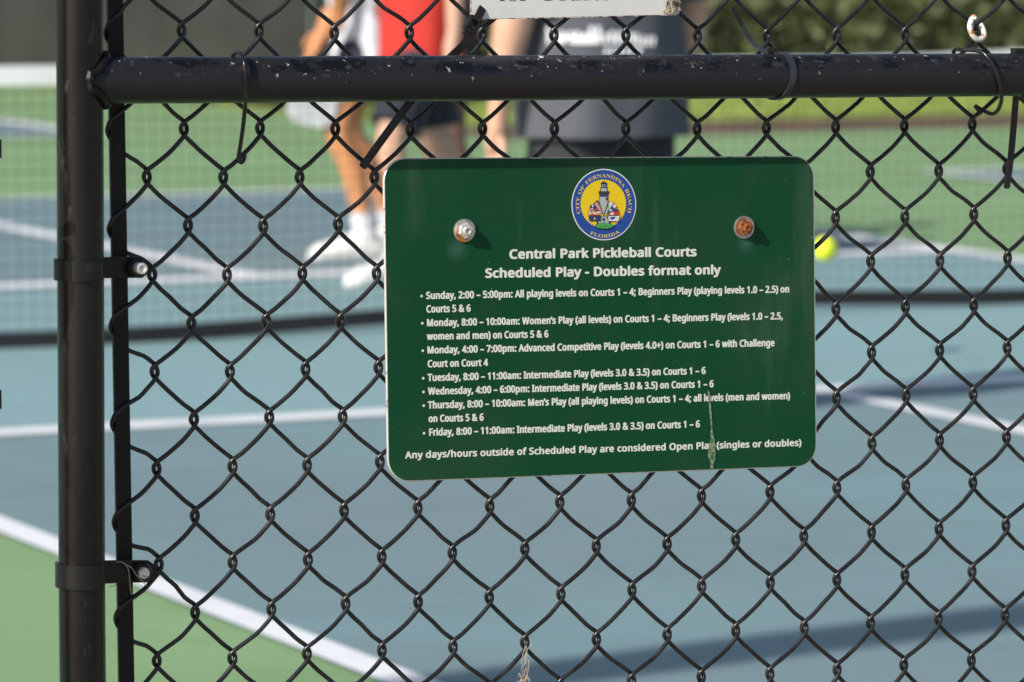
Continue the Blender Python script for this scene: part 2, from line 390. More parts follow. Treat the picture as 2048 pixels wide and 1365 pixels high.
# --- tension bands round the post, each with its bolt
def band(y0l, y1l, y0r, y1r, xtip, bolt, blen, label):
    b = MB(); pu = postu(uv(160, y0l)[1])
    v0, v1 = uv(112, y1l)[1], uv(112, y0l)[1]; vr0, vr1 = uv(xtip, y1r, -.018)[1], uv(xtip, y0r, -.018)[1]
    R = RP + .0022; pts, vlo, vhi = [], [], []
    for an in np.linspace(math.radians(215), math.radians(52), 26):  # round the viewer's side of the post
        pts.append((pu + R * math.cos(an), R * math.sin(an) if True else 0))
    utip = uv(xtip, (y0r + y1r) / 2, -.019)[0]
    for t in (0, .18, .5, .86, 1.0):
        a = pts[25]; uu = a[0] + .002 + (utip - a[0] - .002) * t
        pts.append((uu, -.012 - .006 * min(1, t * 2.2)))
    n = len(pts); vs = []
    for i, (u, w) in enumerate(pts):
        t = np.clip((u - pu) / (utip - pu), 0, 1) if i > 12 else 0
        lo, hi = v0 + (vr0 - v0) * t, v1 + (vr1 - v1) * t
        ch = .0 if i < n - 1 else (hi - lo) * .27
        if i < n - 1:
            a = np.array(pts[i - 1] if i else pts[i]); c = np.array(pts[i + 1]); d = unit(c - a)
        nn = V3(d[1], -d[0], 0) * -.0011
        for s in (-1, 1):
            for q in (lo + ch, hi - ch): vs.append(P(u + s * nn[0], q, w + s * nn[1]))
    fs = []
    for i in range(n - 1):
        a, c = i * 4, i * 4 + 4
        fs += [(a, c, c + 1, a + 1), (a + 2, a + 3, c + 3, c + 2), (a + 1, c + 1, c + 3, a + 3), (a, a + 2, c + 2, c)]
    fs += [(0, 1, 3, 2), (n * 4 - 4, n * 4 - 2, n * 4 - 1, n * 4 - 3)]
    o = b.add(vs, fs).build('tension_band', M['band'], fence, smooth=50)
    tag(o, label)
    c = fp(*bolt, -.017); ax = -NX
    MB().lathe(c, ax, [(.0098, 0), (.0102, .0012), (.0102, .006), (.0088, .0075)], 6, HX).build('nut', M['band'], o, smooth=20)
    MB().lathe(c, ax, [(.0052, .0072), (.0055, .0076), (.0055, .0074 + blen - .0015), (.0047, .0074 + blen), (.0033, .0074 + blen), (.0028, .0062 + blen)], 20).build('bolt', M['zinc'], o)
band(519, 561, 513, 556, 299, (271, 535), .0125, 'upper tension band with a long bright bolt end')
band(1128, 1176, 1121, 1165, 313, (281, 1144), .0045, 'lower tension band with a short bolt end and loose fibres')

# --- tie wires that hold the mesh to the rail
def tie(pix, name='wire_tie', r=.0021, label=None):
    path = [fp(x, y, w) for x, y, w in pix]
    o = MB().tube(catmull(path, 6), r, 10).build(name, M['wire'], fence, smooth=80)
    if label: tag(o, label)
g = .0242
tie([(463, 122, -.012), (467, 109, -.003), (476, 105, .006), (484, 111, .0155), (489, 128, g), (491.5, 160, g + .0005), (491.5, 190, .017), (490, 215, .004), (486.5, 250, -.012), (481, 290, -.026), (477.5, 314, -.031), (481, 325, -.030), (487, 322, -.034), (490, 312, -.041)], label='tie wire drawn straight down to the mesh')
tie([(1906, 106, -.018), (1912, 99, -.014), (1925, 100, -.006), (1948, 101, .006), (1966, 106, .016), (1979, 120, .0225), (1990, 139, g), (1998, 162, g), (2002.5, 185, .019), (2002, 204, .010), (1996, 220, -.002), (1987, 228, -.014), (1976, 226, -.024), (1962, 219, -.0315), (1951, 213, -.034)], label='bent tie wire with its end hooked round the mesh')
MB().tube([fp(1950, 212, -.0285), fp(1958, 221, -.0285), fp(1961, 226, -.032)], .0024, 8).build('wire_end', M['wire'], fence)

# --- neighbouring gate post just outside the frame; only the ends of its hinge bands reach in
gp_u = uv(-66, 600)[0]
gpost = thing('gate_post', P(gp_u, Z0), 'black gate post at the left edge, its hinge ends just showing', 'gate post')
MB().tube([P(gp_u, Z0), P(gp_u, Z1 + .05)], RP, 32).build('post', M['post'], gpost)
for ya, yb in ((277, 319), (779, 821)):
    va, vb = uv(0, yb)[1], uv(0, ya)[1]
    b = MB().lathe(P(gp_u, va), UP, [(RP + .0022, 0), (RP + .0022, vb - va)], 32)
    ue = uv(4, (ya + yb) / 2, -.004)[0] - .0034
    b.box(P((gp_u + RP + ue) / 2, (va + vb) / 2, -.004), (HX, NX, UP), ((ue - gp_u - RP) / 2 + .002, .003, (vb - va) / 2 - .001))
    b.lathe(P(ue - .0085, (va + vb) / 2, -.001), -NX, [(.0062, 0), (.0062, .004), (.005, .005)], 6)
    b.build('hinge_band', M['band'], gpost)
lc = uv(-121, 438, .05)
lp = MB()
lp.lathe(P(lc[0], lc[1], .048), -NX, [(.047, 0), (.049, .001), (.049, .005), (.047, .006)], 40)
lp.box(P((lc[0] + gp_u) / 2, lc[1], .034), (HX, NX, UP), (.012, .016, .012))
lp.build('shade_disc', M['band'], gpost)  # unseen disc, added to cast the round shade on the terminal post
kc2 = uv(-40, 331, .05)
MB().tube([P(kc2[0] - .03, kc2[1], .03), P(kc2[0] - .004, kc2[1], .052), P(kc2[0] + .004, kc2[1] - .001, .052)], .0048, 10).build('shade_pin', M['band'], gpost)  # unseen rod, added for the small spot of shade above it

# letter outlines (character, advance, closed outlines in thousandths of the type size)
SANS_TXT = r"""
&	587	244,581 284,578 323,564 353,541 373,510 381,483 382,450 377,418 368,397 333,355 268,308 423,159 454,211 479,286 550,286 515,184 496,150 468,114 585,0 490,0 420,67 394,46 347,18 297,0 238,-8 179,-5 127,10 91,32 65,63 48,102 43,133 43,169 49,199 60,225 96,269 166,318 123,372 102,415 96,463 106,509 124,537 154,561 195,576|209,273 150,231 132,208 121,186 116,156 120,124 129,101 146,81 168,66 194,57 258,56 314,71 347,90 375,111|241,524 211,519 190,509 172,489 166,467 167,438 176,412 195,382 225,350 265,376 289,397 304,419 312,447 311,476 297,502 271,519
(	241	32,220 36,295 47,358 67,429 93,486 119,531 150,573 217,573 182,521 160,479 142,436 123,376 105,268 107,159 121,78 142,9 177,-66 216,-127 150,-127 97,-51 60,34 39,125
)	241	209,220 204,146 194,84 173,14 148,-42 122,-86 91,-127 25,-127 73,-48 108,38 130,128 137,221 130,315 108,406 73,493 24,573 91,573 139,504 177,419 200,327
+	459	257,311 417,311 417,302 417,254 257,254 257,89 200,89 200,254 40,254 40,268 40,311 200,311 200,477 257,477
,	215	154,84 126,-4 85,-103 33,-103 41,-72 73,93 148,93
-	258	32,184 32,246 226,246 226,184
.	215	58,43 61,69 70,83 85,93 107,97 129,93 145,83 155,65 157,43 155,22 145,4 129,-7 107,-11 85,-7 70,4 60,22
/	298	290,573 77,0 8,0 221,573
0	459	419,287 411,172 398,120 383,83 363,52 339,27 310,9 276,-3 229,-8 188,-4 153,8 122,27 97,54 71,98 56,140 44,201 39,272 41,346 50,411 65,467 83,504 112,540 141,562 176,575 229,581 278,575 320,557 355,527 382,486 402,435 414,373|110,287 116,184 126,140 137,111 155,83 173,67 195,57 229,52 262,57 284,67 302,82 320,110 332,139 341,184 348,287 341,390 332,434 320,463 302,491 284,507 256,518 229,521 202,518 173,507 155,491 137,463 126,434 116,390
1	459	285,0 216,0 216,415 219,499 196,477 108,405 71,452 226,573 285,573
2	459	417,0 38,0 38,59 271,298 306,353 321,405 320,446 309,477 289,500 255,516 214,520 169,514 126,495 83,466 45,513 94,548 132,565 169,576 209,580 255,579 293,570 325,556 352,535 372,510 388,472 394,421 386,371 365,324 340,286 301,241 128,64 417,64
3	459	395,439 387,387 363,347 326,318 277,302 277,298 328,287 360,271 385,249 405,214 413,172 409,123 393,81 366,45 326,17 273,-1 206,-8 130,-4 78,6 36,23 36,89 107,63 175,52 241,55 269,62 293,72 311,87 324,104 335,132 339,156 338,182 331,206 317,226 297,242 271,253 233,262 123,265 123,326 195,326 230,330 264,342 290,359 312,386 323,423 320,460 304,490 285,505 262,516 234,521 199,521 136,507 75,473 39,521 93,554 155,575 218,581 285,574 327,558 365,527 388,486
4	459	443,130 359,130 359,0 291,0 291,130 17,130 17,160 17,190 286,576 359,576 359,193 443,193|291,374 295,500 292,500 262,444 86,193 291,193
5	459	221,351 275,346 322,331 361,307 389,274 407,232 413,183 407,128 391,88 368,54 336,28 298,8 261,-2 210,-8 149,-5 91,6 51,23 51,90 82,74 128,61 174,53 214,52 252,58 279,68 302,82 323,106 339,149 339,202 325,239 300,267 262,284 221,291 169,291 99,280 64,302 86,573 373,573 373,508 146,508 132,342
6	459	44,245 52,350 75,433 91,468 112,498 137,525 161,544 204,565 246,576 296,580 356,578 377,573 377,513 323,522 265,520 222,507 183,483 154,448 134,407 121,352 115,291 119,291 150,326 174,341 208,353 244,358 287,356 323,347 360,327 384,303 403,272 416,236 421,194 419,147 411,112 395,75 372,44 342,19 291,-2 232,-8 175,3 130,26 92,65 67,110 49,175|238,51 270,55 297,66 320,84 334,102 346,134 351,173 350,210 342,240 328,266 314,281 289,295 267,301 234,303 200,298 175,287 150,270 129,244 116,211 117,172 127,133 146,99 174,71 205,56
7	459	109,0 344,508 35,508 35,573 227,573 419,573 419,518 187,0
8	459	229,581 283,575 330,559 366,533 390,497 398,472 400,438 396,411 388,388 354,345 291,303 350,269 389,234 411,196 419,148 416,118 406,84 391,60 367,34 337,15 308,3 267,-6 231,-8 183,-5 149,2 119,14 89,33 65,57 52,81 43,108 39,146 47,194 68,232 104,267 158,299 100,343 69,387 60,416 58,444 60,472 68,497 92,533 129,559 175,575|108,145 112,119 121,96 138,76 161,60 183,53 219,48 257,50 288,58 308,67 328,85 342,108 348,127 350,152 345,178 335,197 317,217 274,246 217,270 166,243 133,215 114,182|228,524 182,516 151,499 132,471 127,436 133,406 151,379 179,357 232,330 278,354 307,379 325,406 330,441 323,476 302,502 270,518
:	215	58,43 61,69 70,83 85,93 107,97 129,93 145,83 155,65 157,43 155,22 145,4 129,-7 107,-11 85,-7 70,4 60,22|58,387 60,409 70,427 85,437 107,441 129,437 145,427 153,412 157,387 155,365 145,347 129,336 107,332 85,336 70,347 60,365
;	215	147,84 119,-4 78,-103 25,-103 36,-55 66,93 141,93|56,387 59,409 68,427 84,437 105,441 127,437 143,427 152,412 156,387 153,365 143,347 127,336 105,332 84,336 68,347 59,365
A	512	437,0 368,177 141,177 73,0 0,0 224,575 289,575 512,0|282,415 255,500 242,452 165,241 346,241
B	521	241,573 307,569 373,555 413,535 440,506 453,478 458,443 457,409 448,375 434,351 413,331 382,313 350,304 350,300 400,286 441,261 458,240 470,215 477,184 477,146 472,115 461,87 445,63 419,38 370,13 318,2 78,0 78,573|256,329 309,333 340,342 365,361 379,388 384,430 373,469 351,490 308,506 256,511 150,511 150,329|150,269 150,61 290,62 346,74 371,91 388,112 398,138 401,168 396,201 385,225 370,241 344,256 285,268
C	507	323,517 280,513 247,504 212,486 182,461 159,429 141,390 130,345 125,295 131,220 147,164 175,117 213,83 253,65 312,56 382,60 460,78 460,15 393,-2 312,-8 244,-2 197,12 156,34 115,72 89,109 65,165 52,230 49,298 57,369 77,432 109,485 145,523 189,552 233,569 281,578 339,580 416,570 482,547 453,486 383,511
D	585	536,292 533,231 516,165 495,120 457,74 420,45 364,18 297,4 237,0 78,0 78,286 78,573 254,573 309,569 371,555 424,529 452,509 476,484 508,436 528,377|460,289 456,348 443,398 421,437 384,474 345,494 298,507 255,511 150,511 150,62 247,62 299,68 344,81 381,102 411,129 441,177 454,220
F	416	150,0 78,0 78,573 398,573 398,562 398,509 150,509 150,306 383,306 383,243 150,243
I	272	239,0 32,0 32,42 99,57 99,133 99,515 32,531 32,573 239,573 239,531 172,515 172,324 172,57 239,42
M	727	330,0 141,502 144,0 78,0 78,573 184,573 361,103 364,103 544,573 650,573 650,0 578,0 578,371 583,501 390,0
O	626	577,287 573,224 563,176 547,132 526,94 499,60 466,33 428,13 384,-1 335,-7 271,-6 222,4 180,21 144,44 109,80 81,124 65,167 52,235 49,302 56,370 73,431 100,482 138,524 186,556 232,572 300,581 381,575 438,556 486,525 524,483 552,431 570,370|125,287 134,200 145,163 161,131 182,104 207,83 238,67 273,58 324,55 364,59 398,70 427,87 451,110 470,138 484,172 496,220 501,275 498,338 490,384 476,423 456,457 431,484 398,503 360,514 314,518 264,513 222,499 188,475 161,443 142,402 129,344
P	485	229,573 282,570 326,562 363,548 384,536 401,521 421,495 435,465 443,430 444,392 438,353 426,321 407,292 380,266 351,249 316,235 275,227 150,223 150,0 78,0 78,573|223,511 150,511 150,285 242,286 298,296 338,318 360,347 370,394 364,442 345,474 314,495 269,508
S	440	403,153 396,106 378,66 348,35 299,8 238,-6 172,-7 96,2 41,19 41,88 92,70 149,58 201,55 246,58 282,70 308,88 324,113 330,142 324,184 302,213 261,238 161,279 118,302 79,336 57,375 48,429 50,457 56,483 80,523 99,542 123,557 180,576 247,580 318,572 389,549 366,487 313,505 260,516 207,516 169,507 148,494 133,478 123,454 121,429 131,389 156,362 198,338 307,293 337,275 362,255 381,233 392,212 401,181
T	446	259,0 187,0 187,509 8,509 8,573 437,573 437,509 259,509
W	746	735,573 583,0 510,0 399,375 370,488 347,388 234,0 161,0 10,573 85,573 190,151 201,87 230,221 333,573 407,573 518,206 544,87 563,187 660,573
a	450	231,437 279,433 326,418 359,390 376,358 385,305 385,0 334,0 320,61 317,61 279,22 242,2 190,-8 130,-3 98,8 72,27 52,53 41,80 37,119 43,159 59,192 87,219 127,238 179,251 316,259 315,302 308,336 293,359 270,373 234,380 194,378 158,368 106,347 84,400 157,428|252,208 204,203 159,192 131,174 115,150 110,107 122,75 148,56 188,49 231,54 260,66 290,90 306,117 314,152 315,210
b	493	139,461 135,373 139,373 169,405 200,424 240,435 285,437 322,431 365,412 401,381 422,350 437,312 446,267 449,203 444,147 434,109 415,68 390,36 365,17 337,3 306,-5 272,-8 233,-5 189,10 161,31 139,55 133,55 119,0 68,0 68,609 139,609|260,379 219,374 188,361 165,339 150,308 141,260 139,189 148,134 165,93 187,69 210,58 239,52 280,52 304,58 332,74 348,93 363,126 373,166 376,229 371,276 360,315 343,344 319,365 288,376
c	385	241,-8 195,-4 154,8 118,28 94,51 69,87 55,123 47,165 44,213 49,274 62,324 85,365 114,396 150,418 191,432 236,438 288,435 328,426 358,415 337,356 283,372 244,376 210,373 187,366 168,354 148,335 136,315 125,284 117,213 122,159 133,120 151,90 176,68 214,55 257,53 302,60 351,78 351,15 299,-3
d	493	221,-8 171,-2 128,17 92,48 71,79 52,131 45,179 45,249 56,311 71,350 93,381 119,406 160,428 208,437 271,432 317,411 354,374 359,374 355,424 354,609 425,609 425,0 368,0 358,58 354,58 329,30 299,9 262,-4|232,51 282,57 311,71 336,101 350,144 355,226 346,294 337,321 324,343 306,360 291,369 264,377 231,379 204,376 181,368 162,354 146,334 133,309 122,271 117,225 119,176 127,134 137,108 156,80 174,65 205,53
e	452	234,438 278,434 316,421 348,401 374,373 394,339 406,299 411,263 411,201 117,201 122,157 131,128 143,104 167,79 197,62 224,55 261,52 310,56 392,82 392,20 316,-3 231,-7 176,3 128,26 90,61 66,99 49,156 44,223 52,287 72,341 102,384 142,415 181,431|233,380 188,372 154,348 130,309 119,257 338,257 330,312 309,349 292,364 276,373
f	276	266,375 158,375 158,0 87,0 87,375 12,375 12,408 87,432 90,500 107,553 120,572 137,588 157,600 186,609 248,613 310,599 292,544 242,555 201,552 175,532 161,495 158,430 266,430
g	493	221,438 261,434 297,422 329,402 355,373 359,373 369,430 425,430 423,-46 411,-95 388,-135 354,-164 310,-183 264,-191 202,-192 141,-184 94,-172 78,-165 78,-100 111,-114 149,-125 237,-134 271,-130 293,-123 318,-107 337,-84 347,-63 354,-31 358,57 320,21 281,1 236,-8 182,-4 136,12 108,33 77,71 56,121 45,180 45,247 56,306 70,344 99,387 136,417 181,434|230,379 202,375 173,362 153,344 135,315 123,277 118,239 118,188 124,143 134,115 151,85 169,68 190,57 214,51 253,51 284,57 309,69 326,85 338,101 352,145 356,224 349,289 335,326 310,356 275,373
h	496	139,431 135,370 140,370 167,402 196,420 233,433 273,437 321,433 360,421 391,400 413,370 425,337 430,298 431,0 361,0 361,275 357,314 345,344 324,364 295,376 265,379 228,375 199,366 177,350 157,324 145,289 139,246 139,0 68,0 68,609 139,609
i	207	139,430 139,0 68,0 68,430|104,591 122,587 135,578 142,566 145,546 142,526 135,514 122,505 104,501 86,505 73,514 65,529 63,546 66,566 73,578 86,587
k	428	138,291 135,221 138,221 189,285 326,430 409,430 235,246 421,0 336,0 187,200 138,158 138,0 68,0 68,609 138,609
l	207	139,0 68,0 68,609 139,609
m	750	540,438 594,431 628,417 660,387 676,352 685,293 685,0 615,0 614,293 603,338 582,364 567,372 542,378 490,374 454,358 438,342 426,322 416,289 412,249 411,0 342,0 341,288 336,321 327,344 303,367 268,378 221,375 185,360 170,347 156,324 141,269 139,0 68,0 68,430 125,430 136,371 140,371 170,406 209,428 258,438 312,433 344,423 365,410 386,388 398,366 402,366 427,398 455,417 493,432
n	496	275,438 333,431 369,417 403,387 421,352 430,293 431,0 361,0 360,292 351,333 329,361 295,376 253,378 213,372 182,356 166,338 151,308 142,269 139,223 139,0 68,0 68,430 125,430 136,371 140,371 162,398 194,420 231,433
o	485	442,216 439,173 432,135 420,101 404,71 383,46 359,25 331,9 299,-1 264,-7 221,-7 181,0 151,12 124,29 96,55 73,88 59,121 47,173 44,227 50,282 64,328 81,360 110,392 145,416 186,431 234,438 290,433 332,420 368,397 403,360 424,319 437,271|117,216 123,154 141,105 155,86 172,71 192,59 216,53 250,51 276,54 299,62 319,74 348,110 366,169 367,248 361,284 350,315 338,335 318,355 294,370 270,376 231,378 202,374 178,364 158,348 142,328 127,293 119,252
p	493	273,438 322,432 365,413 401,383 422,351 441,299 449,234 447,170 434,110 419,77 395,43 365,17 330,1 281,-8 222,-2 176,19 139,55 134,55 137,20 139,-192 68,-192 68,430 126,430 136,371 139,371 167,402 197,422 231,434|260,379 221,374 186,359 161,333 146,295 139,229 144,152 159,103 172,85 188,70 214,57 246,51 280,52 308,60 326,72 345,93 359,119 369,150 375,193 375,240 369,283 356,319 337,348 319,364 296,374
r	331	269,438 319,433 310,368 273,373 244,372 217,363 189,346 166,321 150,293 141,261 139,229 139,0 68,0 68,430 126,430 134,351 137,351 164,388 194,415 231,433
s	384	348,119 343,80 327,49 302,24 261,4 210,-6 141,-7 88,2 42,19 42,83 81,67 128,54 172,49 211,51 236,57 260,69 274,86 280,112 274,137 256,156 222,176 93,233 63,259 45,292 41,333 52,372 78,403 118,425 168,436 228,437 287,428 339,409 315,353 238,377 171,379 144,372 124,361 112,346 108,325 115,302 136,284 268,226 314,197 339,164
t	289	212,50 272,59 272,5 246,-3 209,-8 173,-6 138,4 112,20 91,44 80,72 74,108 74,375 13,375 13,392 13,409 75,437 103,528 144,528 144,430 269,430 269,375 144,375 146,103 155,79 170,63 189,53
u	496	427,430 427,0 370,0 359,57 321,20 269,-2 203,-8 165,-2 139,6 103,29 81,59 68,99 63,148 63,430 135,430 135,153 139,115 151,85 171,65 194,55 230,51 267,54 296,63 319,79 338,105 350,140 356,182 357,430
v	407	163,0 0,430 75,430 176,151 201,63 204,63 241,176 332,430 407,430 244,0
w	630	346,243 316,357 313,357 290,262 207,1 127,1 9,431 82,431 151,162 169,73 172,73 175,84 198,177 277,431 354,431 440,149 457,74 460,74 479,161 549,431 621,431 502,1 419,1
y	409	1,430 76,430 176,167 206,68 209,68 245,186 333,430 409,430 221,-66 188,-130 157,-164 117,-185 67,-192 9,-186 9,-130 72,-134 93,-128 113,-116 142,-80 174,-2
–	401	32,184 32,246 369,246 369,184
’	140	131,564 103,475 62,376 10,376 21,424 50,573 125,573
 	209	
"""
SERIF_TXT = r"""
C	468	257,-11 193,-3 146,15 105,43 66,87 39,142 28,194 28,262 43,323 67,368 99,405 139,435 176,452 226,464 275,465 318,457 388,435 408,443 419,465 437,465 437,308 420,308 392,364 363,401 328,427 298,439 274,443 246,442 212,430 185,406 165,369 147,293 145,194 159,114 167,93 189,59 219,36 237,29 257,25 298,25 338,35 371,52 401,76 428,106 447,89 409,45 365,14 314,-5
I	261	13,0 13,17 50,26 69,42 75,65 75,127 74,405 68,421 58,430 13,439 13,455 244,455 244,447 244,439 214,435 196,427 184,405 183,77 185,53 192,37 211,24 246,17 246,0
T	423	92,0 92,17 118,20 137,27 148,39 154,59 156,433 109,428 70,408 51,387 41,367 29,318 11,318 11,455 211,455 410,455 410,317 394,317 387,352 375,382 345,413 304,430 263,433 265,58 271,38 281,26 300,20 328,17 328,0
Y	426	101,0 101,17 141,26 150,34 156,46 160,75 161,179 38,402 16,428 -13,438 -13,455 207,455 207,438 170,434 159,427 156,416 161,397 206,309 248,226 336,370 348,399 348,412 343,424 326,435 295,438 295,455 439,455 439,438 413,428 387,398 268,203 268,75 272,46 278,34 288,26 328,17 328,0
O	525	261,-11 213,-6 169,7 129,29 94,58 66,93 45,134 32,179 28,228 32,276 45,321 66,362 95,397 130,426 170,448 216,462 265,466 313,462 357,448 397,427 431,399 459,364 481,323 494,277 498,228 494,179 481,134 459,93 430,58 395,29 355,7 310,-6|265,12 300,18 315,26 328,36 351,66 372,133 379,228 371,321 362,358 348,389 330,412 310,430 286,440 260,443 242,442 210,430 196,419 174,389 152,322 145,228 153,135 163,98 177,67 195,43 215,26 238,16
F	404	15,0 15,17 41,22 58,29 68,42 73,62 75,375 72,401 65,418 47,432 14,439 14,455 394,455 394,320 377,320 367,362 350,393 332,409 310,420 261,430 200,429 186,421 182,398 182,247 223,251 248,263 259,274 271,295 284,347 302,347 302,118 285,118 272,175 253,204 223,220 182,224 182,77 187,45 194,33 207,24 257,17 257,0
E	442	14,0 14,17 48,21 64,32 72,48 75,78 73,400 68,417 57,429 40,436 16,439 16,455 399,455 399,320 383,320 375,357 365,380 351,397 327,414 295,424 255,430 208,429 189,422 183,394 183,246 232,252 252,262 269,282 281,313 288,345 304,345 304,118 287,118 276,173 257,203 225,218 183,222 183,63 189,38 206,29 246,28 289,32 324,43 354,60 375,79 393,105 411,143 430,143 402,0
R	473	15,0 15,17 48,23 64,34 72,50 75,81 73,398 68,416 57,428 40,435 16,439 16,455 233,455 278,452 317,445 349,435 389,409 405,388 414,363 417,334 411,296 399,275 382,256 346,234 315,224 432,50 456,23 480,17 480,0 338,0 201,212 182,212 182,75 186,46 192,34 202,26 242,17 242,0|182,234 220,234 249,240 276,254 290,272 301,304 303,351 295,389 284,407 259,425 237,430 202,429 187,419 182,390
N	494	403,-11 107,350 109,53 115,36 123,27 141,20 167,17 167,0 18,0 18,17 58,25 68,35 74,51 76,285 76,388 39,431 18,439 18,447 18,455 156,455 391,169 389,404 383,420 373,430 331,439 331,455 480,455 480,439 454,436 438,429 430,420 424,402 422,-11
A	437	-9,0 -9,18 9,21 21,28 43,60 206,466 224,465 401,51 420,25 443,18 443,0 229,0 229,18 265,23 277,30 283,41 280,62 253,132 103,132 78,68 75,44 80,32 91,23 128,18 128,0|113,161 242,161 209,240 177,319
D	496	20,0 20,17 43,20 61,28 68,36 73,54 74,374 71,407 63,424 46,434 15,439 15,455 241,455 296,449 357,429 405,396 440,351 461,295 468,228 461,158 441,101 408,57 362,25 302,6 267,2|222,24 262,30 287,41 308,59 324,84 337,115 345,152 350,196 350,262 336,342 319,382 307,398 279,420 243,432 208,432 190,423 182,390 182,59 191,32 205,26
B	443	16,0 16,17 41,21 58,28 68,40 73,60 75,369 72,404 63,423 47,435 15,439 15,447 15,455 248,455 318,444 366,420 385,396 395,367 395,337 389,313 377,292 359,275 320,256 287,247 344,231 385,206 410,173 418,132 413,93 397,61 363,29 325,12 291,4 252,0|182,252 240,259 259,269 273,285 282,314 285,353 281,385 269,412 253,427 228,433 200,432 187,423 182,395|222,24 264,33 286,53 299,95 299,154 290,188 273,211 245,225 197,231 182,231 183,55 192,32 205,26
H	523	15,0 15,17 48,23 64,34 72,50 75,81 73,398 68,416 57,428 40,435 16,439 16,455 242,455 242,439 200,430 191,422 185,411 182,383 182,251 249,251 342,251 342,383 338,413 332,424 322,431 282,439 282,455 507,455 507,439 474,432 459,422 451,403 449,379 451,60 456,41 466,29 482,21 507,17 507,0 282,0 282,17 307,20 324,27 335,38 340,53 342,221 329,221 182,221 182,75 185,50 192,34 202,26 242,17 242,0
L	426	15,0 15,17 48,23 64,34 72,50 75,81 73,399 68,417 57,429 40,436 16,439 16,455 250,455 250,439 206,433 196,427 188,416 182,379 182,79 188,41 204,30 242,28 291,33 325,44 349,59 373,84 394,119 409,154 427,154 402,0
f	214	15,0 15,16 37,20 47,30 52,68 52,277 16,277 16,310 52,310 53,370 63,407 85,436 123,457 165,465 212,460 236,449 253,432 262,413 263,389 254,369 237,357 213,356 195,365 187,376 185,391 197,431 196,438 183,443 163,440 155,432 149,413 148,310 203,310 203,277 148,277 148,65 149,44 156,27 170,19 199,16 199,0
o	336	169,-10 133,-6 108,2 85,15 60,37 44,58 29,89 22,117 19,154 21,184 29,219 41,245 60,272 85,294 108,306 140,316 168,318 203,315 228,307 251,294 275,273 295,246 306,221 315,185 317,154 315,123 306,88 295,62 275,36 251,14 228,2 197,-8|169,11 193,18 211,44 217,81 220,154 217,227 209,266 195,289 181,297 169,299 144,292 128,271 120,227 117,154 120,82 127,41 144,18
u	375	131,-10 103,-7 81,2 65,17 54,38 46,88 45,265 35,287 11,294 11,310 142,310 142,68 149,48 164,37 182,36 201,41 228,66 228,248 222,282 212,290 189,294 189,310 324,310 325,56 334,36 360,30 360,13 300,7 228,-10 228,40 209,19 186,3 160,-7
t	228	124,-9 99,-7 80,-1 66,10 54,31 48,65 48,279 20,279 20,300 88,369 129,424 144,424 144,310 208,310 208,279 144,279 144,79 148,54 157,43 172,41 189,49 206,75 222,66 205,33 182,9 155,-5
s	288	151,-10 122,-6 73,9 60,4 51,-9 36,-9 36,105 53,105 63,73 79,48 99,28 121,17 148,15 171,21 188,38 192,58 188,76 172,95 90,139 57,166 40,197 38,234 44,259 53,276 70,295 86,306 111,316 133,319 181,312 215,305 224,310 230,319 244,319 244,222 228,222 218,249 203,270 186,285 162,295 136,295 116,286 106,269 107,247 114,234 128,222 207,181 236,158 253,127 256,79 247,45 223,14 194,-3
r	287	18,0 18,16 37,20 47,29 52,56 51,270 44,287 20,293 21,310 146,310 146,252 179,295 218,316 242,318 261,313 275,304 286,287 289,270 287,251 280,236 267,226 251,222 231,225 202,255 189,260 168,250 153,224 149,197 150,42 155,30 163,23 197,16 197,0
 	260	
1	375	65,0 65,36 133,37 146,45 152,58 154,416 104,362 74,346 50,350 33,369 28,396 50,402 101,426 179,482 254,482 256,61 262,45 273,38 343,36 343,0
8	375	183,-7 125,-1 74,20 41,53 30,72 22,99 22,143 35,178 67,211 119,242 83,267 57,296 43,322 36,351 38,390 50,423 70,449 99,469 132,480 173,486 214,485 254,478 278,468 304,447 322,422 332,393 333,350 321,318 292,289 244,260 302,225 325,205 341,183 351,159 355,134 354,107 347,79 324,41 285,13 234,-3|203,283 224,298 239,317 246,336 250,365 247,392 239,415 224,434 206,444 179,447 153,435 137,410 130,377 134,346 143,325 168,303|187,32 218,37 245,59 258,87 261,126 254,150 239,170 208,192 164,216 137,192 119,166 112,137 112,101 120,74 139,49 160,36
2	375	24,0 24,69 143,191 187,245 216,302 226,366 223,405 210,430 189,443 158,443 137,432 124,411 116,380 112,329 77,333 50,344 34,360 27,384 29,415 46,444 77,467 122,482 174,486 240,479 267,469 295,451 310,434 323,407 328,375 325,348 306,302 268,252 87,74 260,76 277,84 290,98 305,141 345,141 341,0
5	375	165,-7 100,0 54,21 40,35 30,54 27,75 29,92 35,103 47,113 81,121 90,77 114,50 134,42 154,40 176,43 195,50 217,69 232,101 237,148 231,192 213,223 195,236 179,243 126,247 71,235 40,247 51,363 62,480 316,480 319,357 281,357 271,392 256,404 105,406 94,281 136,290 181,291 216,287 258,276 293,256 313,235 328,211 339,171 339,134 333,96 321,70 302,44 274,22 241,6 205,-3
"""
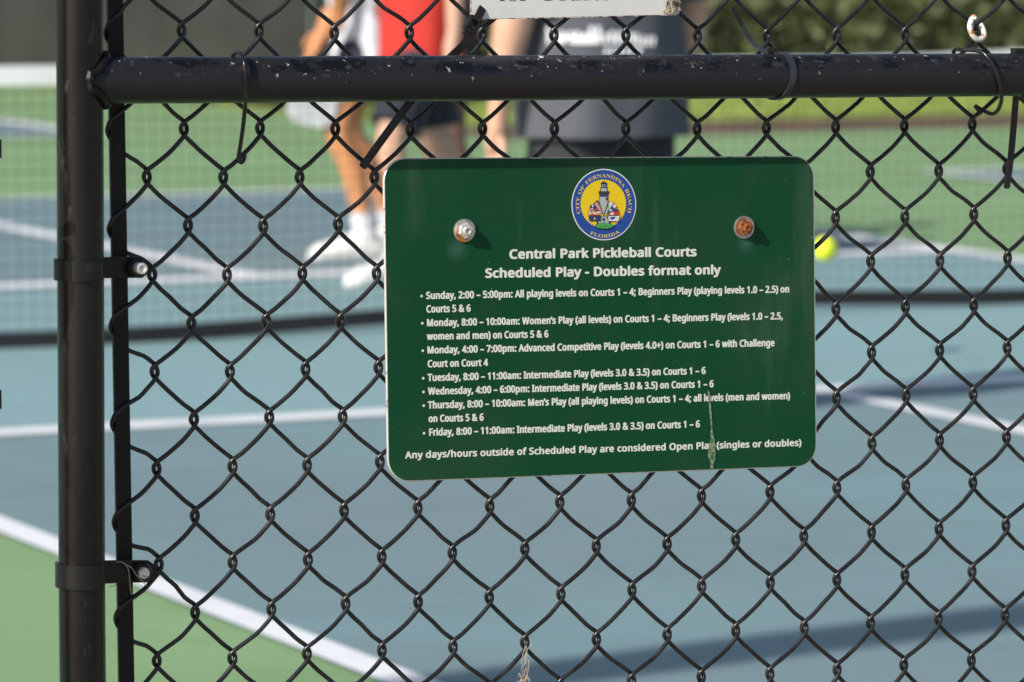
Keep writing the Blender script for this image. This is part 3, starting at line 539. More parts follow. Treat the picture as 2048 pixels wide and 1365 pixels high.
# ================================================================== SIGNS
def glyphs(txt):
    G = {' ': (260, [])}
    for ln in txt.strip('\n').split('\n'):
        ch, adv, cs = ln.split('\t')
        G[ch] = (int(adv), [[tuple(map(int, p.split(','))) for p in c.split(' ')] for c in cs.split('|') if c])
    return G
SANS, SERIF = glyphs(SANS_TXT), glyphs(SERIF_TXT)
SANS[' '] = (230, [])
PLANE = Matrix(((HX[0], 0, -NX[0], 0), (HX[1], 0, -NX[1], 0), (0, 1, 0, 0), (0, 0, 0, 1)))
def fill_curves(polys, bold, w, thick=.00006):
    """flat lettering on the plane of the fence from closed outlines given in (u, v) metres;
    bold > 0 lays slightly shifted copies of the letters over one another, as a heavier pen would"""
    c = bpy.data.curves.new('outline', 'CURVE'); c.dimensions = '2D'; c.fill_mode = 'FRONT'
    for p in polys:
        s = c.splines.new('POLY'); s.points.add(len(p) - 1); s.use_cyclic_u = True
        for q, a in zip(s.points, p): q.co = (a[0], a[1], 0, 1)
    o = bpy.data.objects.new('outline', c); COL.objects.link(o)
    bpy.context.view_layer.update()
    me = bpy.data.meshes.new_from_object(o.evaluated_get(bpy.context.evaluated_depsgraph_get()))
    vs, fs = [], []; n = len(me.vertices)
    shifts = [(0, 0)] + ([(bold * math.cos(k * math.pi / 4), .62 * bold * math.sin(k * math.pi / 4)) for k in range(8)] if bold else [])
    for i, (dx, dy) in enumerate(shifts):
        vs += [P(v.co.x + dx, v.co.y + dy, w + i * .000008) for v in me.vertices]
        fs += [tuple(k + i * n for k in f.vertices) for f in me.polygons]
    bpy.data.objects.remove(o); bpy.data.curves.remove(c); bpy.data.meshes.remove(me)
    return vs, fs
def set_line(txt, G, x0, y0, x1, y1, cap, w, capu=714):
    """outlines of one line of text whose baseline runs between two points of the photograph"""
    a, b = uv(x0, y0, w), uv(x1, y1, w); d = b - a; L = np.linalg.norm(d); d /= L; n = V3(-d[1], d[0])
    tot = sum(G[ch][0] for ch in txt)
    sy = cap * S_ / capu; sx = L / tot
    out = []; x = 0.0; n = V3(-.012, 1)                   # letters stand upright on the plate
    for ch in txt:
        adv, cs = G[ch]
        for cc in cs: out.append([a + d * ((x + adv / 2 + (px - adv / 2) * .93) * sx) + n * (py * sy) for px, py in cc])
        x += adv
    return out
# ---- green schedule sign
WS = -0.0290                                           # its printed face
corners = [uv(766.5, 317, WS), uv(1628.5, 312.3, WS), uv(1634, 933, WS), uv(776, 965, WS)]
sc_ = sum(corners) / 4
sign = thing('schedule_sign', P(sc_[0], corners[3][1], WS), 'large green sign with rounded corners and white play schedule, bolted to the wire mesh', 'sign')
def rounded(cs, r, n=9, inset=0.0):
    out = []; m = len(cs); cen = sum(cs) / m
    for i in range(m):
        p, a, b = cs[i], cs[i - 1], cs[(i + 1) % m]
        da, db = unit(a - p), unit(b - p)
        ca = p + (da + db) * r
        for k in range(n):
            t = k / (n - 1) * math.pi / 2
            q = ca - db * (r - inset) * math.cos(t) - da * (r - inset) * math.sin(t)
            out.append(q)
    return out
rim = rounded(corners, .0225)
rim2 = rounded(corners, .0225, inset=.0006)
n_ = len(rim)
b = MB()
vs = [P(*q, WS - .0024) for q in rim] + [P(*q, WS - .0006) for q in rim] + [P(*q, WS) for q in rim2]
fs = [tuple(range(n_ - 1, -1, -1)), tuple(range(2 * n_, 3 * n_))]
for k in range(2): fs += [(k * n_ + i, k * n_ + (i + 1) % n_, (k + 1) * n_ + (i + 1) % n_, (k + 1) * n_ + i) for i in range(n_)]
b.add(vs, fs).build('panel', M['alu'], sign, smooth=30)
so = ORG[sign.name]
loc_ = lambda x, y: tuple(P(*uv(x, y, WS), WS) - so)
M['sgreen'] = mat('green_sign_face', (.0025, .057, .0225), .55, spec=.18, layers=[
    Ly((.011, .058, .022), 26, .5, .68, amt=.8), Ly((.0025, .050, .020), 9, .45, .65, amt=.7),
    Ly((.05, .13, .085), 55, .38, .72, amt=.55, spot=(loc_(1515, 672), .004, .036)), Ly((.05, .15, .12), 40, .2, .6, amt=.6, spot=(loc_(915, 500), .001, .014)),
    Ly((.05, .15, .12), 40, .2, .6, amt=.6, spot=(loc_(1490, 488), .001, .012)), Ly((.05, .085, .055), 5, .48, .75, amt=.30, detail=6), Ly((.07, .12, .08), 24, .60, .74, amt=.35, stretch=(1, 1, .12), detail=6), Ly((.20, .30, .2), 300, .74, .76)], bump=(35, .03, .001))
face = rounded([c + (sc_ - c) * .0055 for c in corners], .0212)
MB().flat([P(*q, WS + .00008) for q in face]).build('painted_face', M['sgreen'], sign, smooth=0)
WL = WS + .0002
TL = [("Central Park Pickleball Courts", 1018, 517.5, 1393.5, 512.2, 22.0, .00082), ("Scheduled Play - Doubles format only", 970, 555.5, 1441, 548.3, 22.0, .00082)]
BL = [("Sunday, 2:00 – 5:00pm: All playing levels on Courts 1 – 4; Beginners Play (playing levels 1.0 – 2.5) on", 852, 598.2, 1579, 585),
      ("Courts 5 & 6", 852.5, 625.2, 941.5, 623.4),
      ("Monday, 8:00 – 10:00am: Women’s Play (all levels) on Courts 1 – 4; Beginners Play (levels 1.0 – 2.5,", 853, 652.7, 1566, 638.6),
      ("women and men) on Courts 5 & 6", 854, 679.8, 1097, 674.8),
      ("Monday, 4:00 – 7:00pm: Advanced Competitive Play (levels 4.0+) on Courts 1 – 6 with Challenge", 854, 707.2, 1549.5, 692.3),
      ("Court on Court 4", 855, 734.7, 976, 732),
      ("Tuesday, 8:00 – 11:00am: Intermediate Play (levels 3.0 & 3.5) on Courts 1 – 6", 855.5, 762.3, 1411.5, 748),
      ("Wednesday, 4:00 – 6:00pm: Intermediate Play (levels 3.0 & 3.5) on Courts 1 – 6", 856, 789.6, 1427.5, 774.4),
      ("Thursday, 8:00 – 10:00am: Men’s Play (all playing levels) on Courts 1 – 4; all levels (men and women)", 856, 817.2, 1580, 798.2),
      ("on Courts 5 & 6", 857, 844.4, 967.5, 841.4),
      ("Friday, 8:00 – 11:00am: Intermediate Play (levels 3.0 & 3.5) on Courts 1 – 6", 857.5, 871.7, 1400, 854.7)]
FL = ("Any days/hours outside of Scheduled Play are considered Open Play (singles or doubles)", 810.5, 917.2, 1603, 891.8, 16.6)
b = MB()
for t, x0, y0, x1, y1, cap, bo in TL: b.add(*fill_curves(set_line(t, SANS, x0, y0, x1, y1, cap, WL), bo, WL))
for t, x0, y0, x1, y1 in BL: b.add(*fill_curves(set_line(t, SANS, x0, y0, x1, y1, 17.1, WL), .00055, WL))
b.add(*fill_curves(set_line(FL[0], SANS, *FL[1:], WL), .00052, WL))
for x, y in ((843.3, 592.6), (844.6, 647), (845.5, 702), (846.4, 757), (847, 784.4), (847.5, 811.8), (848.1, 866.8)):
    c = uv(x, y, WL); b.prism([P(c[0] + .0013 * math.cos(a), c[1] + .0013 * math.sin(a), WL - .00006) for a in np.linspace(0, 2 * math.pi, 15)[:-1]], -NX * .0001)
b.build('lettering', M['lit'], sign, smooth=0)
# dried streak of bird dropping
sp = [(1415, 781), (1419, 784), (1421.5, 800), (1423, 830), (1425, 858), (1425, 866), (1429, 880), (1431, 893), (1430.5, 905), (1431, 918), (1427, 926), (1427, 938), (1421, 937), (1421, 925), (1416, 912), (1416, 900), (1420, 888), (1421, 872), (1422, 858), (1419.5, 830), (1417, 800)]
MB().prism([P(*uv(x, y, WS + .0005), WS + .0005) for x, y in sp], -NX * .0002).build('dried_streak', M['drop'], sign, smooth=0)
# ---- the city seal
SX, SY = 1207.6, 409.7
def sz(x, y): return (1110 + x / 7.583, 320 + y / 7.583)          # enlarged view of the seal -> photograph
def layer(polys, w, name, m, parent, th=.00008):
    bb = MB()
    for i, p in enumerate(polys):
        mi = 0
        if isinstance(p, tuple): p, mi = p
        ww = w + i * .000012
        bb.prism([P(*uv(x, y, ww), ww) for x, y in p], -NX * th, mi)
    return bb.build(name, m, parent, smooth=0)
ell = lambda cx, cy, rx, ry, n=72, f=lambda i: 1.0: [(cx + rx * f(i) * math.cos(2 * math.pi * i / n), cy + ry * f(i) * math.sin(2 * math.pi * i / n)) for i in range(n)]
seal = layer([ell(SX, SY, 64.8, 71.5)], WS + .0003, 'seal', M['s_white'], sign)
layer([ell(SX, SY, 62.6, 69.2)], WS + .00045, 'seal_ring', M['s_blue'], seal)
yc = sz(733, 667)
layer([ell(*yc, 46.6, 49.4, 116, lambda i: 1.0 if i % 2 else .950)], WS + .0006, 'seal_field', M['s_yel'], seal)
Z = lambda pts: [sz(*p) for p in pts]
LH = [(Z([(632, 935), (690, 850), (785, 850), (848, 935), (848, 972), (632, 972)]), 1), (Z([(655, 930), (700, 860), (775, 860), (815, 930), (815, 965), (655, 965)]), 0),
      (Z([(666, 548), (812, 548), (806, 660), (742, 850), (732, 850), (676, 660)]), 1), (Z([(674, 556), (803, 556), (796, 655), (738, 836), (683, 655)]), 0),
      (Z([(668, 508), (816, 508), (808, 562), (676, 562)]), 2), (Z([(770, 570), (803, 570), (797, 622), (772, 612)]), 2),
      (Z([(655, 478), (830, 478), (816, 524), (666, 524)]), 1), (Z([(686, 420), (796, 420), (800, 486), (684, 486)]), 1), (Z([(697, 430), (782, 430), (786, 478), (697, 478)]), 0),
      (Z([(697, 360), (790, 360), (788, 422), (700, 422)]), 2), (Z([(714, 372), (728, 372), (728, 415), (714, 415)]), 0), (Z([(750, 372), (762, 372), (762, 415), (750, 415)]), 0),
      (Z([(690, 366), (700, 345), (738, 326), (778, 345), (797, 366)]), 1), (Z([(722, 880), (754, 880), (754, 930), (722, 930)]), 2)]
layer(LH, WS + .00075, 'lighthouse', [M['s_grey'], M['s_dark'], M['s_navy']], seal)
W_, R_, B_2, G_, K_, Y_, N_ = range(7)
FLG = []
def q4(a, b_, c, d, m): FLG.append((Z([a, b_, c, d]), m))
def lerp(a, b_, t): return (a[0] + (b_[0] - a[0]) * t, a[1] + (b_[1] - a[1]) * t)
q4((584, 655), (645, 628), (722, 812), (690, 820), K_)
q4((592, 660), (640, 640), (714, 800), (694, 806), W_)
for k in range(7):
    t0, t1 = k / 7, k / 7 + .075
    q4(lerp((592, 660), (694, 806), t0), lerp((640, 640), (714, 800), t0), lerp((640, 640), (714, 800), t1), lerp((592, 660), (694, 806), t1), R_)
q4((617, 622), (650, 612), (690, 700), (655, 650), N_)
q4((533, 690), (590, 668), (705, 815), (525, 745), N_)
q4((560, 680), (588, 690), (580, 720), (560, 715), W_); q4((530, 745), (585, 735), (580, 752), (528, 757), W_); q4((590, 770), (640, 720), (648, 740), (605, 785), R_)
q4((640, 775), (690, 795), (690, 812), (640, 800), W_)
q4((516, 752), (690, 835), (690, 846), (506, 842), K_); q4((522, 762), (680, 835), (660, 836), (514, 834), W_)
q4((520, 752), (545, 760), (590, 836), (565, 836), R_); q4((514, 826), (665, 826), (668, 840), (512, 840), R_)
q4((505, 850), (695, 850), (692, 928), (520, 932), N_); q4((600, 872), (616, 893), (600, 914), (584, 893), Y_)
q4((826, 618), (896, 652), (780, 825), (752, 830), K_); q4((832, 626), (888, 656), (775, 815), (760, 820), W_)
q4((818, 690), (835, 680), (800, 790), (788, 780), G_); q4((806, 700), (828, 712), (824, 730), (800, 722), G_)
q4((902, 664), (945, 708), (770, 836), (762, 830), R_); q4((904, 672), (936, 704), (775, 832), (768, 826), W_)
q4((868, 705), (900, 735), (862, 762), (836, 735), B_2); q4((812, 760), (838, 780), (790, 822), (775, 815), B_2)
q4((880, 745), (920, 732), (925, 752), (880, 778), B_2)
q4((955, 742), (972, 790), (800, 842), (796, 832), N_); q4((880, 796), (965, 776), (968, 836), (885, 836), R_); q4((838, 808), (885, 790), (890, 838), (838, 838), W_); q4((798, 832), (838, 812), (838, 838), (798, 840), R_)
q4((800, 844), (990, 842), (966, 940), (808, 936), K_); q4((806, 856), (980, 850), (958, 932), (814, 928), W_); q4((830, 872), (920, 862), (900, 900), (850, 912), B_2)
layer(FLG, WS + .0010, 'flags', [M['s_white'], M['s_red'], M['s_blue'], M['s_green'], M['s_dark'], M['s_yel'], M['s_navy']], seal)
wr = ell(745, 1003, 146, 50, 44, lambda i: 1.0 if i % 4 in (0, 1) else .90)
wi = ell(745, 1001, 136, 42, 44, lambda i: 1.0 if i % 4 in (0, 1) else .89)
layer([(Z(wr), 1), (Z(wi), 0)], WS + .0016, 'wreath', [M['s_green'], M['s_dark']], seal)
pol = set_line('1825', SERIF, *sz(684, 1021), *sz(808, 1021), 42 / 7.583, WS + .0018, 700)
MB().add(*fill_curves(pol, .00003, WS + .0018)).build('seal_date', M['s_brown'], seal, smooth=0)
def arc_text(txt, a0, a1, r0, r1, inside):
    tot = sum(SERIF[c][0] for c in txt); x = 0; out = []
    for ch in txt:
        adv, cs = SERIF[ch]
        for cc in cs:
            pp = []
            xc = x + adv / 2
            am = math.radians(a0 + (a1 - a0) * xc / tot)
            for px, py in cc:
                am2 = math.radians(a0 + (a1 - a0) * (x + px) / tot)
                r = r0 + (r1 - r0) * py / 700
                pp.append(uv(SX + 64.8 * r * math.cos(am2), SY - 71.5 * r * math.sin(am2), WL + .0005))
            out.append(pp)
        x += adv
    return out
pol = arc_text('CITY OF FERNANDINA BEACH', 199, -17.5, .765, .915, 0) + arc_text('FLORIDA', 242, 302.5, .925, .785, 1)
MB().add(*fill_curves(pol, 0, WS + .0007)).build('seal_lettering', M['s_gold'], seal, smooth=0)
# ---- bolts through the sign
def sign_bolt(x, y, mw, mn, label, a0):
    c = P(*uv(x, y, WS), WS + .0003); ax = -NX
    e = HX * math.cos(a0) + UP * math.sin(a0)
    w = MB().lathe(c, ax, [(.0112, 0), (.0115, .0006), (.0113, .0016), (.0104, .0020), (.0085, .0013), (.005, .0013)], 40).build('washer', mw, sign)
    tag(w, label[0])
    nb = MB().lathe(c, ax, [(.0072, .0013), (.0082, .0020), (.0082, .0058), (.0072, .0070), (.0045, .0071)], 6, e).build('nut', mn[0], w, smooth=20)
    MB().lathe(c, ax, [(.0040, .005), (.0040, .0092), (.0035, .0098), (.0027, .0098), (.0023, .0088)], 24).build('bolt', mn[1], w)
M['nutrust'] = mat('half_rusted_nut', (.70, .68, .65), .36, .5, layers=[Ly((.50, .19, .06), 90, .15, .40, rough=.8, spot=(loc_(917, 472), .004, .0095)), Ly((.20, .055, .018), 150, .3, .5, rough=.9, spot=(loc_(928, 482), .003, .008))], bump=(700, .2, .0005))
M['washrust'] = mat('stained_washer', (.58, .56, .51), .35, .85, layers=[Ly((.55, .26, .06), 75, .15, .40, rough=.7, spot=(loc_(922, 482), .003, .010))])
sign_bolt(927.8, 461.3, M['washrust'], (M['nutrust'], M['zinc']), ('bright washer on the left with a partly rusted nut',), .35)
sign_bolt(1487, 455, M['steel'], (M['rust'], M['rust']), ('washer on the right with a fully rusted nut',), .1)

# ---- white sign above the rail (only its foot is in the picture)
WW = -0.0290
wc = [uv(945, -560, WW), uv(1358, -566, WW), uv(1359.5, 31, WW), uv(941.5, 40.5, WW)]
wcen = sum(wc) / 4
wsign = thing('white_sign', P(wcen[0], wc[3][1], WW), 'white sign with square corners cable tied above the rail, its lower edge chipped', 'sign')
b = MB(); rr = rounded(wc, .0025, 5); n_ = len(rr)
b.prism([P(*q, WW - .002) for q in rr], -NX * .0019).build('panel', M['chip'], wsign, smooth=30)
MB().flat([P(*(q + (wcen - q) * .006), WW + .00006) for q in rr]).build('painted_face', M['wsign'], wsign, smooth=0)
pol = set_line('for Courts', SERIF, 997, 2.6, 1222, 0.6, 34, WW + .0002, 700)
MB().add(*fill_curves(pol, 0, WW + .0002)).build('lettering', M['dark_print'], wsign, smooth=0)

# ================================================================== CABLE TIES, RING, FIBRES
def strap(pix, w, t=.0013, nsub=5, flat=None):
    p = catmull([fp(*q) for q in pix], nsub); wd, nd = [], []
    for i in range(len(p)):
        d = unit(p[min(i + 1, len(p) - 1)] - p[max(i - 1, 0)])
        nn = -NX if flat is None else flat
        s = unit(np.cross(d, nn)); wd.append(s); nd.append(unit(np.cross(s, d)))
    return p, wd, nd
# 1: long tie through the corner hole of the white sign
t1 = thing('cable_tie', fp(945, 45, -.027), 'black cable tie on the white sign, its long tail passing behind the rail', 'cable tie', 'cable ties on the fence')
p, wd, nd = strap([(938, 66, -.026), (930, 86, -.026), (916, 101, -.029), (900, 116, -.0325), (868, 150, -.0340), (820, 205, -.0330), (770, 272, -.0288), (735, 320, -.0282), (724, 336, -.0282)], .0085)
w_ = [.0078] * len(p); w_[-1] = .0045; w_[-2] = .0072
MB().strip(p, wd, nd, w_, .0013).build('strap', M['strap'], t1)
p, wd, nd = strap([(931, 72, -.026), (945, 52, -.0235), (957, 33, -.0255), (964, 18, -.0285), (966, 10, -.033)], .0085)
MB().strip(p, wd, nd, .0080, .0016).build('strap', M['strap'], t1)
hx = unit(fp(957, 30, -.025) - fp(933, 68, -.025)); hn = -NX; hs = unit(np.cross(hx, hn))
b = MB(); c0 = fp(945, 50, -.0215)
for s in (-1, 1): b.box(c0 + hs * s * .0052, (hx, hs, hn), (.0075, .0013, .0026))
b.box(c0 + hx * .0065, (hx, hs, hn), (.0013, .0060, .0026)); b.box(c0 - hx * .0065, (hx, hs, hn), (.0013, .0060, .0026))
b.box(c0 - hx * .002 - hn * .0005, (hx, hs, hn), (.0022, .004, .0016)).build('head', M['strap'], t1, smooth=20)
# 2: tie round the rail with a curled tail
t2 = thing('cable_tie', fp(1565, 150, .02), 'faded cable tie ringed tightly round the rail, its tail curling up to the left', 'cable tie', 'cable ties on the fence')
cu = uv(1556, 153)[0]
ring, wd, nd = [], [], []
for k in range(40):
    a = 2 * math.pi * k / 40; rr_ = RR + .0012
    ring.append(P(cu + .006 * math.sin(a + 1.0), railv(cu) + math.sin(a) * rr_, math.cos(a) * rr_))
    wd.append(unit(HX + UP * .0)); nd.append(unit(UP * math.sin(a) - NX * math.cos(a)))
MB().strip(ring, wd, nd, .0062, .0015, closed=True).build('strap', M['strapgrey'], t2)
p, wd, nd = strap([(1541, 112, -.014), (1527, 103, -.022), (1508, 88, -.040), (1492, 66, -.043), (1478, 40, -.044), (1463, 15, -.042)], .006)
w_ = [.0052] * len(p); w_[-1] = .004
MB().strip(p, wd, nd, w_, .0012).build('tail', M['strapgrey'], t2)
MB().box(P(cu - .003, railv(cu) + RR + .0028, -.010), (HX, NX, UP), (.0052, .004, .0032)).build('head', M['strap'], t2, smooth=20)
# 3: tie at the right edge
t3 = thing('cable_tie', fp(2042, 150, .02), 'black cable tie at the right edge with its tail hanging straight down', 'cable tie', 'cable ties on the fence')
cu = uv(2050, 150)[0]; ring, wd, nd = [], [], []
for k in range(40):
    a = 2 * math.pi * k / 40; rr_ = RR + .0014
    ring.append(P(cu, railv(cu) + math.sin(a) * rr_, math.cos(a) * rr_)); wd.append(HX); nd.append(unit(UP * math.sin(a) - NX * math.cos(a)))
MB().strip(ring, wd, nd, .0075, .0016, closed=True).build('strap', M['strap'], t3)
p, wd, nd = strap([(2033, 180, -.024), (2029, 230, -.0285), (2023, 300, -.0285), (2018, 345, -.0285), (2013, 378, -.0285)], .0075)
w_ = [.0071] * len(p); w_[-1] = .0045
MB().strip(p, wd, nd, w_, .0013).build('tail', M['strap'], t3)
MB().box(P(cu - .006, railv(cu) + RR + .002, -.004), (HX, NX, UP), (.006, .005, .003)).build('head', M['strap'], t3, smooth=20)
# 4: weathered tie at the right corner of the white sign
t4 = thing('cable_tie', fp(1345, 15, -.027), 'weathered grey brown cable tie through the right corner of the white sign', 'cable tie', 'cable ties on the fence')
M['oldtie'] = mat('sun_bleached_nylon', (.30, .27, .23), .5, layers=[Ly((.07, .05, .03), 160, .48, .56), Ly((.42, .33, .10), 90, .6, .68)])
c0 = fp(1350, 12, -.0235)
b = MB(); b.box(c0, (unit(HX + UP * .25), NX, unit(UP - HX * .25)), (.0045, .003, .0060)); b.box(c0 + HX * .004 - NX * .003, (HX, NX, UP), (.0010, .001, .0045)); b.box(c0 - HX * .002 - NX * .003, (HX, NX, UP), (.0010, .001, .0045))
b.build('head', M['oldtie'], t4, smooth=20)
p, wd, nd = strap([(1352, 20, -.024), (1343, 24, -.0255), (1331, 25, -.0275), (1327, 21, -.0283)], .004)
b = MB().strip(p, wd, nd, .0022, .0014)
p, wd, nd = strap([(1346, -6, -.026), (1338, 2, -.0245), (1334, 14, -.026), (1340, 22, -.025)], .004)
b.strip(p, wd, nd, .0028, .0014)
b.build('strap', M['oldtie'], t4)
# hog ring
hp = [(1944, 38, -.0285), (1940, 52, -.0265), (1943, 66, -.0255), (1951, 77, -.0255), (1961, 79, -.026), (1968, 72, -.0275), (1966, 60, -.031), (1960, 48, -.036), (1952, 38, -.040), (1947, 35, -.036)]
tag(MB().tube(catmull([fp(*q) for q in hp], 5), .0030, 12).build('hog_ring', M['hog'], loc=fp(1955, 60, -.03)), 'white coated rusty wire ring clenched on a knot of the mesh at upper right', 'ring')
# fibres
rt = random.Random(5)
def fibres(start, n, length, name, label):
    b = MB()
    for k in range(n):
        x, y, w = start; pts = []; x += rt.uniform(-2, 2)
        for s in range(9):
            pts.append(fp(x, y, w + rt.uniform(-.001, .001)))
            y += length / 9 * rt.uniform(.7, 1.2); x += rt.uniform(-3.5, 3.2)
        b.tube(catmull(pts, 3), .00028, 5)
    return b
b = fibres((1051, 1292, -.031), 6, 75, '', '')
b.tube(catmull([fp(x, y, -.030) for x, y in ((1054, 1300), (1061, 1292), (1062, 1284), (1058, 1279))], 4), .00025, 5)
for k in range(5):
    q = [fp(1048 + rt.uniform(-14, 14), 1350 + rt.uniform(-4, 22), -.029 + rt.uniform(-.003, .003)) for _ in range(4)]
    b.tube(catmull(q, 4), .0004, 5)
tag(b.build('fibre_wisp', M['twine'], loc=fp(1050, 1360, -.03)), 'wisp of pale fibres hanging from a knot below the green sign', 'fibres')
b = MB()
for pth in ([(232, 1125), (241, 1124), (254, 1131), (263, 1136), (271, 1148), (282, 1160), (293, 1172)], [(252, 1131), (257, 1141), (259, 1158), (261, 1178), (263, 1190)], [(218, 1175), (224, 1172), (229, 1173), (232, 1169)]):
    b.tube(catmull([fp(x, y, -.0135 + .001 * i) for i, (x, y) in enumerate(pth)], 4), .00042, 6)
tag(b.build('fibre_strand', M['twine'], loc=fp(260, 1190, -.015)), 'stray pale strand caught on the lower tension band', 'fibres')
# ================================================================== GROUND AND COURTS
def sheet(name, polys, m, z, kind='structure'):
    b = MB()
    for p in polys: b.flat([V3(q[0], q[1], z) for q in p])
    return tag(b.build(name, m, smooth=0), kind=kind)
def rect(a0, a1, b0, b1, o=(0, 0)): return [ct(a0 + o[0], b0 + o[1]), ct(a1 + o[0], b0 + o[1]), ct(a1 + o[0], b1 + o[1]), ct(a0 + o[0], b1 + o[1])]
sheet('ground', [[(-260, -120), (260, -120), (260, 320), (-260, 320)]], M['soil'], -.006)
sheet('court_surround', [rect(-24, 13.6, -9.35, 10.45), rect(-24, 4.95, 10.45, 27)], M['green'], 0)
sheet('walkway', [rect(-40, 30, -34, -9.35)], M['walk'], .0)
CTS = [(0, 0), (8.55, 0), (-8.55, 0), (0, 18.55), (-8.55, 18.55)]
HL = .042
svc, kit, lin_ = [], [], []
for o in CTS:
    svc += [rect(-3.05, 3.05, -6.7, -2.13, o), rect(-3.05, 3.05, 2.13, 6.7, o)]
    kit += [rect(-3.05, 3.05, -2.13, 2.13, o)]
    HL = .06
    for a, q in ((-3.05, .042), (3.05, -.07)): lin_.append(rect(a, a + 2 * q, -6.7, 6.7, o) if q > 0 else rect(a + 2 * q, a, -6.7, 6.7, o))
    for s in (-1, 1):
        W2 = .07 if s < 0 else .10
        lin_.append(rect(-3.05 + .084, 3.05 - .14, s * 2.13 - W2, s * 2.13 + W2, o))
        lin_.append(rect(-3.05 + .084, 3.05 - .14, s * (6.7 - HL) - HL, s * (6.7 - HL) + HL, o))
        lo, hi = sorted((s * (2.13 + W2), s * (6.7 - 2 * HL)))
        hc = .045 if s < 0 else .062; lin_.append(rect(-hc, hc, lo, hi, o))
sheet('service_court', svc, M['service'], .004)
sheet('kitchen_court', kit, M['kitchen'], .004)
sheet('court_lines', lin_, M['line'], .008)
sheet('lawn', [rect(4.95, 40, 11.9, 60), rect(-60, 4.95, 27.6, 60)], M['lawn'], -.001)
# ================================================================== NETS
def net(o, label, detail):
    t = thing('pickleball_net', ct(*o), label, 'net', 'pickleball nets')
    top = lambda a: .905 - .04 * (1 - (a / 3.2) ** 2) + (.006 * math.sin(a * 3.1) if detail else 0)
    bot = lambda a: .012 + (.022 + .022 * math.sin(a * 1.7 + .9) if detail else .03)
    bow = lambda a, z: .02 * math.sin(a * 2.3 + 1) * (1 - z) + .012 * math.sin(a * 5.1) * (1 - z)
    at = lambda a, z: ct(o[0] + a, o[1] + bow(a, z), z)
    xs = np.linspace(-3.2, 3.2, 90)
    b = MB(); b.strip([at(a, top(a) - .03) for a in xs], UP, CD, .062, .004); b.build('tape', M['tape'], t)
    b = MB(); b.strip([at(a, bot(a) + .014) for a in xs], UP, CD, .050, .006); b.build('bottom_band', M['cord'], t)
    b = MB(); g = .045 if detail else .09
    for a in np.arange(-3.19, 3.2, g): b.tube([at(a, z) for z in np.linspace(bot(a), top(a) - .05, 8)], .0012, 4, cap=False)
    for q in np.arange(g / .9, .97, g / .9): b.tube([at(a, bot(a) + (top(a) - .04 - bot(a)) * q) for a in xs[::2]], .0012, 4, cap=False)
    b.build('net_mesh', M['cord'], t)
    for s in (-1, 1):
        MB().tube([ct(o[0] + s * 3.25, o[1], 0), ct(o[0] + s * 3.25, o[1], .95)], .032, 16).build('post', M['band'], t)
M['tape'] = mat('white_net_tape', (.88, .88, .86), .7, layers=[Ly((.74, .74, .70), 6, .5, .75)])
M['cord'] = mat('black_net_cord', (.012, .012, .014), .7)
net((0, 0), 'nearest pickleball net, dark mesh under a white tape right across the view', True)
net((8.55, 0), 'pickleball net of the court next door to the right', False)
net((0, 18.55), 'pickleball net of the farther court behind the players', False)
# ================================================================== BALL
bc = CAMP + ray(1650, 498) * 13.5
M['ball'] = mat('yellow_ball', (.74, .86, .03), .45, layers=[Ly((.62, .76, .02), 30, .5, .7)])
b = MB().ball(bc, .038, 24, 16)
M['hole'] = mat('ball_hole', (.05, .06, .01), .8)
gr = (1 + 5 ** .5) / 2
for s in range(26):
    zz = 1 - 2 * (s + .5) / 26; ph = s * 2.39996; d = V3(math.sqrt(1 - zz * zz) * math.cos(ph), math.sqrt(1 - zz * zz) * math.sin(ph), zz)
    b.lathe(bc + d * .0366, d, [(.0042, 0), (.0040, .0006)], 10, mi=1)
tag(b.build('pickleball', [M['ball'], M['hole']], loc=bc - UP * .037), 'bright yellow pickleball in flight just past the right edge of the green sign', 'ball')

# ================================================================== PEOPLE
def skin_mesh(nodes, edges, sub=2):
    names = list(nodes); me = bpy.data.meshes.new('skin')
    me.from_pydata([tuple(map(float, nodes[n][0])) for n in names], [(names.index(a), names.index(c)) for a, c in edges], [])
    o = bpy.data.objects.new('skin', me); COL.objects.link(o)
    o.modifiers.new('Skin', 'SKIN'); s = o.modifiers.new('Sub', 'SUBSURF'); s.levels = s.render_levels = sub
    for v, n in zip(me.skin_vertices[0].data, names):
        r = nodes[n][1]; v.radius = (r, r) if not hasattr(r, '__len__') else r
        v.use_root = n == names[0]
    bpy.context.view_layer.update()
    m2 = bpy.data.meshes.new_from_object(o.evaluated_get(bpy.context.evaluated_depsgraph_get()))
    vs = [np.array(v.co) for v in m2.vertices]; fs = [tuple(f.vertices) for f in m2.polygons]
    bpy.data.objects.remove(o); bpy.data.meshes.remove(me); bpy.data.meshes.remove(m2)
    return vs, fs
